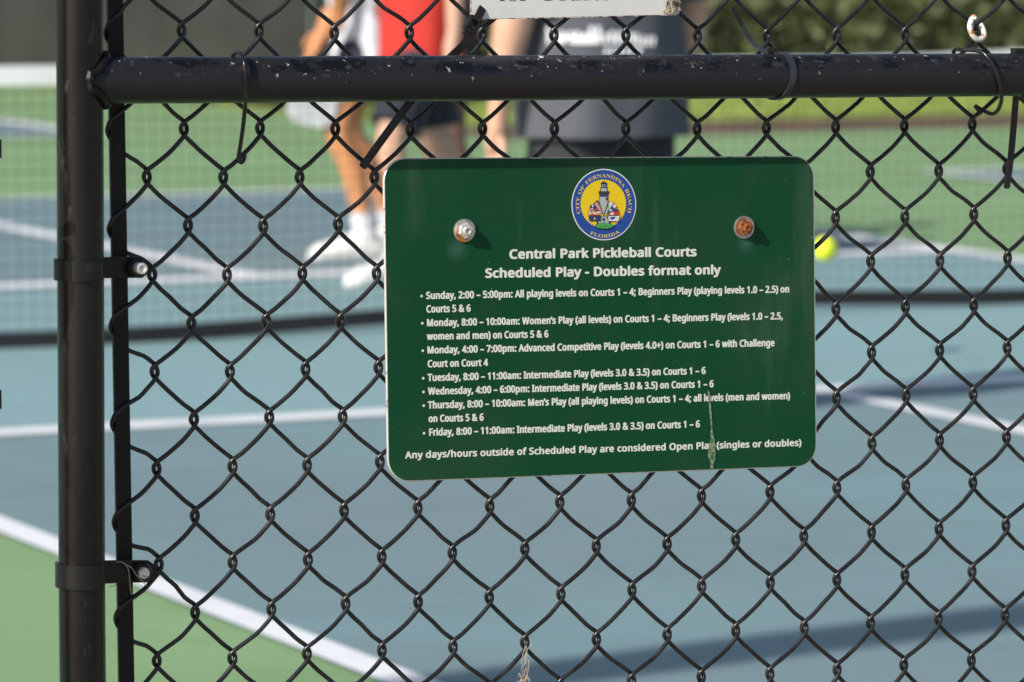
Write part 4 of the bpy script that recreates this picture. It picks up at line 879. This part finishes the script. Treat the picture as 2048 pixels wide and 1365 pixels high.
def person(loc, yaw, label, joints, skin, cloth, sleeve=.55, short=.62, build_=1.0, group=None):
    """joints in the person's own frame: x to their right, y forward, z up; yaw turns 'forward' from +Y"""
    loc = np.asarray(loc, float); cy, sy = math.cos(yaw), math.sin(yaw)
    T = lambda p: loc + V3(p[0] * cy - p[1] * sy, p[0] * sy + p[1] * cy, p[2])
    J = dict(pelvis=(0, 0, .95), waist=(0, .005, 1.09), chest=(0, -.01, 1.28), neck0=(0, -.015, 1.46), neck=(0, .005, 1.53), head=(0, .015, 1.62), crown=(0, .005, 1.71))
    for s, k in ((1, 'R'), (-1, 'L')):
        J.update({'sh' + k: (s * .175, -.015, 1.41), 'el' + k: (s * .235, -.03, 1.12), 'wr' + k: (s * .25, .05, .88), 'ha' + k: (s * .25, .075, .80),
                  'hip' + k: (s * .085, 0, .90), 'kn' + k: (s * .10, .02, .50), 'ca' + k: (s * .10, -.015, .36), 'an' + k: (s * .10, -.02, .09), 'to' + k: (s * .12, .13, .035)})
    J.update(joints); B = build_
    GR = {k: J.pop('grip' + k, .5) for k in 'RL'}
    Rr = dict(pelvis=.135 * B, waist=.125 * B, chest=.145 * B, neck0=.06, neck=.052, head=.082, crown=.062)
    for k in 'RL': Rr.update({'sh' + k: .062 * B, 'el' + k: .043 * B, 'wr' + k: .028, 'ha' + k: .030, 'hip' + k: .098 * B, 'kn' + k: .058, 'ca' + k: .056, 'an' + k: .036, 'to' + k: .024})
    nodes = {n: (V3(*J[n]), Rr[n]) for n in J}
    ed = [('pelvis', 'waist'), ('waist', 'chest'), ('chest', 'neck0'), ('neck0', 'neck'), ('neck', 'head'), ('head', 'crown')]
    for k in 'RL': ed += [('chest', 'sh' + k), ('sh' + k, 'el' + k), ('el' + k, 'wr' + k), ('wr' + k, 'ha' + k), ('pelvis', 'hip' + k), ('hip' + k, 'kn' + k), ('kn' + k, 'ca' + k), ('ca' + k, 'an' + k), ('an' + k, 'to' + k)]
    ax_y = J['chest'][1]
    def flat_torso(vs, k=.74):
        out = []
        for v in vs:
            x, y, z = v
            if .80 < z < 1.46 and abs(x) < .24:
                w = min(1, (z - .80) / .1, (1.46 - z) / .06); yc = np.interp(z, [J['pelvis'][2], J['waist'][2], J['chest'][2]], [J['pelvis'][1], J['waist'][1], J['chest'][1]])
                if abs(y - yc) < .2: y = yc + (y - yc) * (1 - (1 - k) * w)
            out.append(V3(x, y, z))
        return out
    body = MB()
    vs, fs = skin_mesh(nodes, ed); body.add([T(p) for p in flat_torso(vs)], fs)
    for k in 'RL':                                        # hands: five fingers rooted in the palm
        s = 1 if k == 'R' else -1
        h, wv = V3(*J['ha' + k]), V3(*J['wr' + k]); d = unit(h - wv); sd = unit(np.cross(d, V3(s, .15, .1))); nn = unit(np.cross(sd, d))
        grip = GR[k]
        pv, pf = skin_mesh({'a': (wv, .024), 'b': (h + d * .012, (.040, .018)), 'c': (h + d * .045, (.036, .016))}, [('a', 'b'), ('b', 'c')], 1)
        body.add([T(p) for p in pv], pf)
        for i, (off, L) in enumerate(((-.030, .068), (-.010, .078), (.010, .074), (.029, .058))):
            b0 = h + d * .045 + sd * off; c1 = unit(d * (1 - grip * .5) + nn * -s * grip * .7); c2 = unit(d * (1 - grip) + nn * -s * grip)
            pts = [b0 - d * .015, b0 + d * .006, b0 + d * .006 + c1 * L * .5, b0 + d * .006 + c1 * L * .5 + c2 * L * .5]
            body.tube([T(p) for p in catmull(pts, 3)], [.0098] * 4 + [.0090] * 3 + [.0078, .0072, .005], 8)
        pts = [h - d * .01 + sd * -.022, h + d * .022 + sd * -.046, h + d * .05 + sd * -.054 - nn * s * .012, h + d * .066 + sd * -.048 - nn * s * .022]
        body.tube([T(p) for p in catmull(pts, 3)], [.013] * 4 + [.0108] * 4 + [.0085, .006], 8)
    hd, nk = V3(*J['head']), V3(*J['neck'])
    body.tube([T(hd + V3(0, .070, .035)), T(hd + V3(0, .085, .005)), T(hd + V3(0, .098, -.018)), T(hd + V3(0, .078, -.030))], [.008, .011, .014, .009], 10)
    for s in (-1, 1):
        body.ball(T(hd + V3(s * .083, -.005, .0)), .024, 10, 8, (.45, .8, 1.2))
        body.ball(T(hd + V3(s * .031, .072, .022)), .011, 10, 8, mi=1); body.ball(T(hd + V3(s * .031, .0815, .022)), .0045, 8, 6, mi=2)
    body.tube([T(hd + V3(x, .078 - abs(x) * .5, -.052)) for x in (-.028, -.012, 0, .012, .028)], [.003, .006, .007, .006, .003], 8, mi=3)
    o = body.build('person', [cloth['skin'], M['eye'], M['pupil'], M['lip']], loc=loc, smooth=75)
    tag(o, label, 'person', group)
    # clothes: the shirt and the shorts are lofted round the trunk, sleeves and legs join them
    rf = random.Random(int(abs(loc[0]) * 1000) + 3)
    pz = [J[n][2] for n in ('pelvis', 'waist', 'chest', 'neck0')]
    mid = lambda z: V3(np.interp(z, pz, [J[n][0] for n in ('pelvis', 'waist', 'chest', 'neck0')]), np.interp(z, pz, [J[n][1] for n in ('pelvis', 'waist', 'chest', 'neck0')]), z)
    def loft(mb, secs, n=40, fold=.0, closed=True):
        vs, fs = [], []; ph = [rf.uniform(0, 6.28) for _ in range(4)]
        for i, (c, rx, ry) in enumerate(secs):
            g = fold * (1 - i / (len(secs) - 1)) ** .7
            for k in range(n):
                an = 2 * math.pi * k / n
                f = 1 + g * (.5 * math.sin(5 * an + ph[0] + i * .5) + .35 * math.sin(9 * an + ph[1] - i * .7) + .3 * math.sin(3 * an + ph[2]))
                vs.append(T(V3(c[0] + rx * f * math.cos(an), c[1] + ry * f * math.sin(an), c[2])))
        for i in range(len(secs) - 1):
            for k in range(n): fs.append((i * n + k, i * n + (k + 1) % n, (i + 1) * n + (k + 1) % n, (i + 1) * n + k))
        if closed: fs += [tuple(range(n - 1, -1, -1)), tuple((len(secs) - 1) * n + k for k in range(n))]
        mb.add(vs, fs)
    b = MB(); hz = J['pelvis'][2] - cloth.get('hem', .06); shz = J['neck0'][2]
    prof = [(hz, .190, .146), (hz + .07, .190, .145), (J['pelvis'][2] + .02, .189, .142), (J['waist'][2], .178, .132), ((J['waist'][2] + J['chest'][2]) / 2, .178, .132), (J['chest'][2], .182, .130), (J['chest'][2] + .08, .182, .112), (shz - .06, .166, .088), (shz - .02, .105, .07), (shz + .015, .066, .06)]
    loft(b, [(mid(z), rx * B, ry * B) for z, rx, ry in prof], fold=.07)
    for k in 'RL':
        a, c = V3(*J['sh' + k]), V3(*J['el' + k]); inn = mid(a[2]) * .5 + a * .5
        e = a + (c - a) * sleeve
        b.tube([T(q) for q in catmull([inn, a, a + (e - a) * .5, e], 3)], [.075 * B] * 3 + [.076 * B] * 3 + [.070 * B] * 3 + [.072 * B], 20)
    b.build('shirt', cloth['shirt'], o, smooth=75)
    b = MB(); cz = J['pelvis'][2]
    loft(b, [(mid(z) if z > cz else V3(J['pelvis'][0], J['pelvis'][1], z), rx * B, ry * B) for z, rx, ry in ((cz - .15, .10, .085), (cz - .11, .150, .112), (cz - .05, .158, .118), (cz + .03, .150, .112), (cz + .09, .142, .106))])
    for k in 'RL':
        a, c = V3(*J['hip' + k]), V3(*J['kn' + k]); e = a + (c - a) * short
        b.tube([T(q) for q in catmull([a + V3(0, 0, .02), a + (e - a) * .35, e], 4)], [.078 * B] * 4 + [.094 * B] * 4 + [.102 * B], 24)
    b.build('shorts', cloth['shorts'], o, smooth=75)
    hb = MB(); hv = []
    hb.ball(T(hd + V3(0, -.016, .035)), .098, 20, 12, (1, 1, 1.02))
    hb.v = [p if p[2] > T(hd)[2] - .02 else tuple(T(hd + V3(0, -.03, -.02)) * .55 + np.array(p) * .45) for p in hb.v]
    hb.build('hair', cloth['hair'], o, smooth=75)
    for k in 'RL':
        an, to = V3(*J['an' + k]), V3(*J['to' + k]); d = unit((to - an) * V3(1, 1, .35)); base = an - UP * (an[2] - .0)
        gz = an[2] - .088; side = unit(np.cross(d * V3(1, 1, 0), UP)); fwd = unit(d * V3(1, 1, 0)); A0 = V3(an[0], an[1], gz)
        sh = MB(); vs, fs = [], []; prof = [(-.078, .012, .035), (-.070, .034, .075), (-.045, .043, .098), (0, .045, .110), (.045, .049, .110), (.09, .053, .092), (.14, .056, .078), (.18, .052, .066), (.21, .040, .052), (.228, .014, .028)]
        n = 16
        for t, w, h in prof:
            for q in range(n):
                an_ = 2 * math.pi * q / n; z = h * .42 + h * .58 * math.sin(an_) if math.sin(an_) > 0 else h * .42 * (1 + max(-1, 1.6 * math.sin(an_)))
                vs.append(T(A0 + fwd * t + side * w * math.cos(an_) * (1.0 if z > .012 else .94) + UP * (z + .001)))
        for i in range(len(prof) - 1):
            for q in range(n): fs.append((i * n + q, i * n + (q + 1) % n, (i + 1) * n + (q + 1) % n, (i + 1) * n + q))
        fs += [tuple(range(n)), tuple((len(prof) - 1) * n + q for q in range(n - 1, -1, -1))]
        sh.add(vs, fs); sh.tube([T(an - UP * .02), T(an + UP * .012)], [.050, .053], 18)
        sh = sh.build('shoe', cloth['shoe'], o, smooth=60)
        sk = MB().tube([T(an - UP * .01), T(an + (V3(*J['ca' + k]) - an) * .15), T(an + (V3(*J['ca' + k]) - an) * .36)], [.047, .046, .050], 18).build('sock', cloth['sock'], o)
    return o, T, J
M['eye'] = mat('eye_white', (.8, .8, .78), .3); M['pupil'] = mat('pupil', (.02, .015, .01), .2); M['lip'] = mat('lip', (.42, .16, .13), .5)
sk = lambda n, c: mat(n, c, .5, layers=[Ly(tuple(x * .85 for x in c), 14, .5, .7)])
fab = lambda n, c: mat(n, c, .85, layers=[Ly(tuple(x * .8 for x in c), 8, .5, .72)], bump=(300, .2, .002))
M['skin_pale'], M['skin_tan'], M['skin_deep'] = sk('pale_skin', (.62, .36, .25)), sk('tanned_skin', (.58, .26, .11)), sk('brown_skin', (.20, .10, .065))
M['hair_grey'], M['hair_brown'], M['hair_dark'] = fab('grey_hair', (.35, .34, .33)), fab('brown_hair', (.10, .06, .035)), fab('dark_hair', (.02, .016, .014))
M['white_cloth'], M['red_cloth'], M['navy_cloth'], M['grey_cloth'], M['black_cloth'], M['maroon_cloth'] = [fab(n, c) for n, c in
    (('white_shirt_cloth', (.72, .74, .80)), ('red_shirt_cloth', (.50, .028, .018)), ('navy_cloth', (.018, .022, .035)), ('charcoal_shirt_cloth', (.088, .094, .112)), ('black_cloth', (.028, .028, .034)), ('maroon_cloth', (.10, .025, .03)))]
M['white_shoe'] = mat('white_shoe', (.78, .79, .78), .6, layers=[Ly((.6, .6, .6), 20, .5, .7)])
# the player in white, side on, holding a paddle low
s523 = 9000 / 523
pa, Ta, Ja = person((-.575, 17.55, 0), math.radians(100), 'person in a white shirt, side on, holding a pale paddle low',
    dict(pelvis=(0, -.02, .93), waist=(0, .02, 1.08), chest=(0, .07, 1.27), neck0=(0, .12, 1.45), neck=(0, .15, 1.51), head=(0, .18, 1.60), crown=(0, .18, 1.69),
         shL=(-.17, .10, 1.40), elL=(-.22, .12, 1.09), wrL=(-.20, .20, .86), haL=(-.19, .235, .79), gripL=.9,
         shR=(.17, .07, 1.40), elR=(.22, .0, 1.12), wrR=(.2, .10, .92), haR=(.19, .14, .85),
         hipL=(-.085, -.01, .89), knL=(-.11, .13, .50), caL=(-.11, .06, .36), anL=(-.11, .01, .09), toL=(-.11, .16, .035),
         hipR=(.085, -.02, .89), knR=(.12, .06, .49), caR=(.14, -.06, .35), anR=(.16, -.14, .09), toR=(.17, .01, .035)), None,
    dict(skin=M['skin_tan'], shirt=M['white_cloth'], shorts=M['navy_cloth'], hair=M['hair_grey'], shoe=M['white_shoe'], sock=M['white_cloth'], hem=.20), sleeve=.7, short=.55)
# the paddle in that hand
hl = V3(*Ja['haL']) - V3(0, .065, 0); hh = Ta(hl + V3(.0, .01, .01)); pd_ = unit(Ta(hl + V3(0.02, .06, -.24)) - Ta(hl)); pn = unit(np.cross(pd_, V3(0.1, 1, 0))); pn = unit(V3(.25, -1, .1) - pd_ * (V3(.25, -1, .1) @ pd_)); ps = np.cross(pd_, pn)
pt_ = thing('paddle', hh, 'pale rounded pickleball paddle held low by the player in white', 'paddle')
MB().tube([hh - pd_ * .07, hh + pd_ * .07], [.017, .016], 14).build('handle', M['black_cloth'], pt_)
oc = [];
for k in range(40):
    a = 2 * math.pi * k / 40; e = .55
    sgn = lambda q: math.copysign(abs(q) ** e, q)
    oc.append(hh + pd_ * (.165 + .115 * sgn(math.cos(a))) + ps * .098 * sgn(math.sin(a)))
M['paddle'] = mat('paddle_face', (.62, .64, .66), .45, layers=[Ly((.45, .5, .52), 9, .5, .7)])
MB().prism([p - pn * .007 for p in oc], pn * .014).build('face', M['paddle'], pt_)
# the player in red, nearer
pb_, Tb, Jb = person((-.335, 16.5, 0), math.radians(118), 'person in a red shirt and dark shorts beside the player in white',
    dict(elL=(-.265, -.01, 1.12), wrL=(-.27, .0, .91), haL=(-.265, .02, .83), elR=(.25, -.06, 1.13), wrR=(.24, -.02, .90), haR=(.235, .0, .82),
         knL=(-.13, .20, .51), caL=(-.14, .15, .36), anL=(-.15, .16, .09), toL=(-.16, .31, .035), hipR=(.07, -.03, .90), knR=(.05, -.10, .50), caR=(.06, -.15, .36), anR=(.06, -.17, .09), toR=(.07, -.02, .035)), None,
    dict(skin=M['skin_pale'], shirt=M['red_cloth'], shorts=M['navy_cloth'], hair=M['hair_brown'], shoe=M['white_shoe'], sock=M['black_cloth'], hem=.20), sleeve=.55, short=.84)
# the one behind in maroon
pc_, Tc, Jc = person((-.255, 17.3, 0), math.radians(112), 'person in a maroon shirt half hidden behind the player in red',
    dict(elL=(-.26, .0, 1.12), wrL=(-.2, .16, 1.0), haL=(-.15, .23, .99)), None,
    dict(skin=M['skin_deep'], shirt=M['maroon_cloth'], shorts=M['black_cloth'], hair=M['hair_dark'], shoe=M['white_shoe'], sock=M['white_cloth'], hem=.10), sleeve=.6, short=.66)
# the broad back on the near side of the net
pdz = (.240, 11.8, 0)
pd2, Td, Jd = person(pdz, math.radians(34), 'broad person in a charcoal shirt with pale lettering, arms hanging',
    dict(pelvis=(0, 0, .95), waist=(0, .0, 1.08), shL=(-.205, -.015, 1.41), shR=(.205, -.015, 1.41), elL=(-.300, -.015, 1.07), wrL=(-.318, .02, .86), haL=(-.318, .03, .775), elR=(.262, -.03, 1.07), wrR=(.258, .05, .86), haR=(.25, .085, .78)), None,
    dict(skin=M['skin_pale'], shirt=M['grey_cloth'], shorts=M['black_cloth'], hair=M['hair_grey'], shoe=M['white_shoe'], sock=M['white_cloth'], hem=.17), sleeve=.82, short=.72, build_=1.28)
# pale print across the back of that shirt: two blurred rows of letter strokes, draped over the cloth
shirt = [c for c in pd2.children if c.name.startswith('shirt')][0]
M['print'] = mat('pale_shirt_print', (.84, .85, .88), .7)
dg = bpy.context.evaluated_depsgraph_get(); bpy.context.view_layer.update()
rp = random.Random(2); pr = MB()
so_ = ORG[pd2.name]
def on_shirt(x, y):
    r = ray(x, y); org = Vector(CAMP - so_); ok, p, nn, _ = shirt.ray_cast(org, Vector(unit(r)))
    return (V3(*p) + so_, V3(*nn)) if ok else (None, None)
def stroke(x0, y0, x1, y1, wpx):
    L_ = []
    for t in np.linspace(0, 1, 5):
        p, nn = on_shirt(x0 + (x1 - x0) * t, y0 + (y1 - y0) * t)
        if p is None: return
        L_.append(p + nn * .003)
    pr.tube(L_, wpx / 783 / 2, 6)
x = 1100
while x < 1272:
    h_ = 34 if x < 1112 or 1180 < x < 1205 else rp.choice((18, 20, 24))
    stroke(x, 88, x, 88 - h_, 9); 
    if rp.random() < .75: stroke(x, 88 - rp.choice((2, 16)), x + 9, 88 - rp.choice((2, 17)), 8)
    if rp.random() < .6: stroke(x + 9, 88, x + 9, 88 - 18, 8)
    x += rp.choice((13, 14, 16))
for k in range(4):
    stroke(1275 + k * 10, 92, 1276 + k * 10, 74, 6)
for k in range(6):
    stroke(1212 + k * 13, 112, 1213 + k * 13, 97, 6); stroke(1212 + k * 13, 98, 1221 + k * 13, 98, 4)
if pr.v: pr.build('print', M['print'], pd2)

# ================================================================== BEYOND THE COURTS
def leaf_crown(n, rx, ry, rz, size, rnd, base=0.0):
    b = MB(); ncl = max(8, n // 60); cl = []
    for _ in range(ncl):
        th, zz = rnd.uniform(0, 2 * math.pi), rnd.uniform(-1, 1); q = (1 - zz * zz) ** .5; R = rnd.uniform(.45, 1.0)
        cl.append(V3(rx * q * math.cos(th) * R, ry * q * math.sin(th) * R, base + rz + rz * zz * R))
    for i in range(n):
        c = cl[i % ncl] + V3(rnd.gauss(0, .16 * rx), rnd.gauss(0, .16 * ry), rnd.gauss(0, .13 * rz))
        if c[2] < .02: c[2] = abs(c[2]) + .02
        a = unit(V3(rnd.gauss(0, 1), rnd.gauss(0, 1), rnd.gauss(0, .6))); d = unit(np.cross(a, V3(rnd.gauss(0, 1), rnd.gauss(0, 1), rnd.gauss(0, 1))))
        s = size * rnd.uniform(.6, 1.4)
        b.add([c - a * s, c + d * s * .38, c + a * s, c - d * s * .38], [(0, 1, 2, 3)])
    return b
M['leaf'] = leafmat('hedge_leaf', (.44, .46, .27), layers=[Ly((.38, .41, .23), .9, .42, .62), Ly((.48, .50, .29), 2.3, .55, .7)])
M['leaf2'] = leafmat('yellowish_leaf', (.30, .32, .13), layers=[Ly((.17, .20, .08), 1.1, .45, .62)])
M['bark'] = mat('shrub_bark', (.11, .085, .06), .9, bump=(60, .5, .01))
rl = random.Random(21); protos = []
def shrub_mesh(seed, m, n=7000):
    r = random.Random(seed); t = thing('shrub', (0, 0, 0), None, 'shrub', 'shrubs beyond the courts')
    leaf_crown(n, 1.25, 1.0, 1.5, .058, r).build('foliage', m, t, smooth=0)
    b = MB()
    for k in range(5):
        a = r.uniform(0, 6.28); b.tube([V3(.1 * math.cos(a), .1 * math.sin(a), 0), V3(.3 * math.cos(a), .3 * math.sin(a), .7), V3(.7 * math.cos(a + .3), .6 * math.sin(a + .3), 1.7)], [.035, .025, .01], 7)
    b.build('stem', M['bark'], t)
    return t
def copy_thing(o):
    c = o.copy(); COL.objects.link(c)
    for ch in o.children:
        d = ch.copy(); COL.objects.link(d); d.parent = c
    return c
prA, prB = shrub_mesh(1, M['leaf']), shrub_mesh(2, M['leaf2'])
used = set()
def place(proto, p, rz, sc, label):
    o = proto if proto.name not in used else copy_thing(proto); used.add(proto.name)
    o.location = tuple(map(float, p)); o.rotation_euler = (0, 0, rz); o.scale = (sc, sc, sc * 1.05); o['label'] = label
SP = [(1385, 'olive shrub behind the charcoal shirt'), (1480, 'olive shrub left of the pale far post'), (1600, 'olive shrub directly behind the pale far post'), (1725, 'olive shrub right of the pale far post'),
      (1850, 'olive shrub in the hedge over the lit grass, left of the wire ring'), (1975, 'olive shrub at the right end of the hedge behind the wire ring'), (2110, 'olive shrub at the far right edge of the frame'), (1260, 'olive shrub hidden behind the white sign and charcoal shirt')]
for i, (x, lb) in enumerate(SP):
    p = gp(x, 172 - (x - 1385) * .012) * V3(1, 1, 0)
    place(prA, p, rl.uniform(0, 6), rl.uniform(.95, 1.15), lb)
for x, y, lb in ((104, 92, 'yellowish green shrub in the gap beside the left post'), (20, 70, 'dark green shrub at the left edge behind the grey screen'), (700, 150, 'yellowish shrub behind the players in white and red'), (1000, 165, 'yellowish shrub behind the arm of the charcoal shirt')):
    place(prB, gp(x, y) * V3(1, 1, 0), rl.uniform(0, 6), 1.05, lb)
# grass blades on the sunny strip
b = MB(); rg = random.Random(4)
for _ in range(9000):
    a, c = rg.uniform(5.0, 12.5), rg.uniform(11.9, 15.5); p = ct(a, c); h = rg.uniform(.03, .09); an = rg.uniform(0, 6.28); w = V3(math.cos(an), math.sin(an), 0) * .006
    b.add([p - w, p + w, p + w * .3 + V3(rg.gauss(0, .02), rg.gauss(0, .02), h)], [(0, 1, 2)])
tag(b.build('grass', M['grass'], smooth=0, loc=ct(8, 13)), kind='stuff')
# fences at the back with dark windscreen cloth
M['screen'] = mat('dark_windscreen_cloth', (.026, .027, .023), .8, layers=[Ly((.014, .015, .012), 1.1, .42, .62), Ly((.06, .06, .06), .7, .55, .7, stretch=(1, 1, .5))], bump=(12, .4, .03))
M['screen2'] = mat('grey_windscreen_cloth', (.085, .085, .088), .8, layers=[Ly((.045, .05, .045), 1.3, .42, .62)], bump=(12, .4, .03))
M['galv'] = mat('galvanised_post', (.20, .22, .21), .45, .3)
def screen_fence(name, a, b_, h, m, label, zlo=.05, cloth=True):
    a, b_ = np.asarray(a), np.asarray(b_); d = unit(b_ - a); n = V3(-d[1], d[0], 0); L = np.linalg.norm(b_ - a)
    t = thing('windscreen_fence' if cloth else 'far_fence', a, label, 'fence')
    k = max(2, int(L / 3) + 1)
    for q in np.linspace(0, 1, k): MB().tube([a + (b_ - a) * q, a + (b_ - a) * q + UP * h], .04, 12).build('post', M['galv'], t)
    MB().tube([a + UP * h, b_ + UP * h], .03, 10).build('top_rail', M['galv'], t)
    if cloth:
        nu, nv = max(16, int(L * 8)), 20; vs, fs = [], []
        for i in range(nu + 1):
            for j in range(nv + 1):
                u, v = i / nu, j / nv; z = zlo + (h - .05 - zlo) * v
                end = .0
                bul = .06 * math.sin(u * L * 2.1) * math.sin(v * 3.1) + .05 * math.sin(u * L * 5.3 + v * 4) * (1 - v)
                vs.append(a + d * (u * L + .10 * math.sin(v * math.pi * 1.0) * u) + n * (bul - .06) + UP * z)
        for i in range(nu):
            for j in range(nv): q = i * (nv + 1) + j; fs.append((q, q + nv + 1, q + nv + 2, q + 1))
        cl = MB().add(vs, fs).build('windscreen', m, t, smooth=80)
        s = cl.modifiers.new('Thick', 'SOLIDIFY'); s.thickness = .006
    else:
        w = MB(); st = .12
        for q in np.arange(-h, L, st):
            for sgn in (0, 1):
                p0, p1 = (q, q + h) if sgn == 0 else (q + h, q)
                z0, z1 = .05, h
                pts_ = [(max(0, min(L, p0)), z0 + (abs(max(0, min(L, p0)) - p0))), (max(0, min(L, p1)), z1 - abs(max(0, min(L, p1)) - p1))]
                if abs(pts_[0][0] - pts_[1][0]) > .05: w.tube([a + d * pts_[0][0] + UP * pts_[0][1], a + d * pts_[1][0] + UP * pts_[1][1]], .0025, 4, cap=False)
        w.build('wire_mesh', M['cord'], t)
sa = gp(632, 226) * V3(1, 1, 0)
sa2 = ct(5.0, 27.4)
screen_fence('s', sa2, sa, 2.6, M['screen'], 'dark grey windscreen on the side fence left of the players, above the rail')
screen_fence('s', ct(-12, 27.3), gp(84, 93) * V3(1, 1, 0), 2.4, M['screen2'], 'paler grey windscreen on the back fence at the left edge')
f0 = gp(1578, 190) * V3(1, 1, 0); fd = CH
screen_fence('s', f0 - fd * 2.2, f0 + fd * 6.6, 2.6, None, 'open wire fence before the hedge with pale posts', cloth=False)
# unseen pole and arm, added only to throw a band of shade on the court
def shade_caster(name, hgt, g0, g1, wid, label, arm_boxes=True):
    c0, c1 = [np.asarray(g) - SUN / SUN[2] * 0 - SUN * (hgt / -SUN[2]) for g in (g0, g1)]
    t = thing('shade_pole', c1 * V3(1, 1, 0), label, 'shade caster')
    mid = (c0 + c1) / 2; d = unit(c1 - c0)
    MB().tube([c1 * V3(1, 1, 0), c1 * V3(1, 1, 0) + UP * (c1[2] - .05)], [.09, .06], 16).build('pole', M['galv'], t)
    L = np.linalg.norm(c1 - c0)
    n2 = unit(np.cross(d, UP))
    MB().box(mid, (d, n2, unit(np.cross(d, n2))), (L / 2, wid / 2, .05)).build('cross_arm', M['band'], t)
    for q in ((.1, .25, .4) if arm_boxes else ()):
        MB().box(mid + d * L * q - UP * .10, (d, n2, UP), (.25, wid / 2 * .9, .04)).build('arm_box', M['galv'], t)  # plain boxes under the added arm, no light source
s2a, s2b = gp(985, 1366), gp(2048, 1234); dd = s2b - s2a
shade_caster('a', 6.0, s2a - dd * .25, s2b + dd * 3.0, .21, 'unseen pole with a broad arm, added to throw shade across the court')
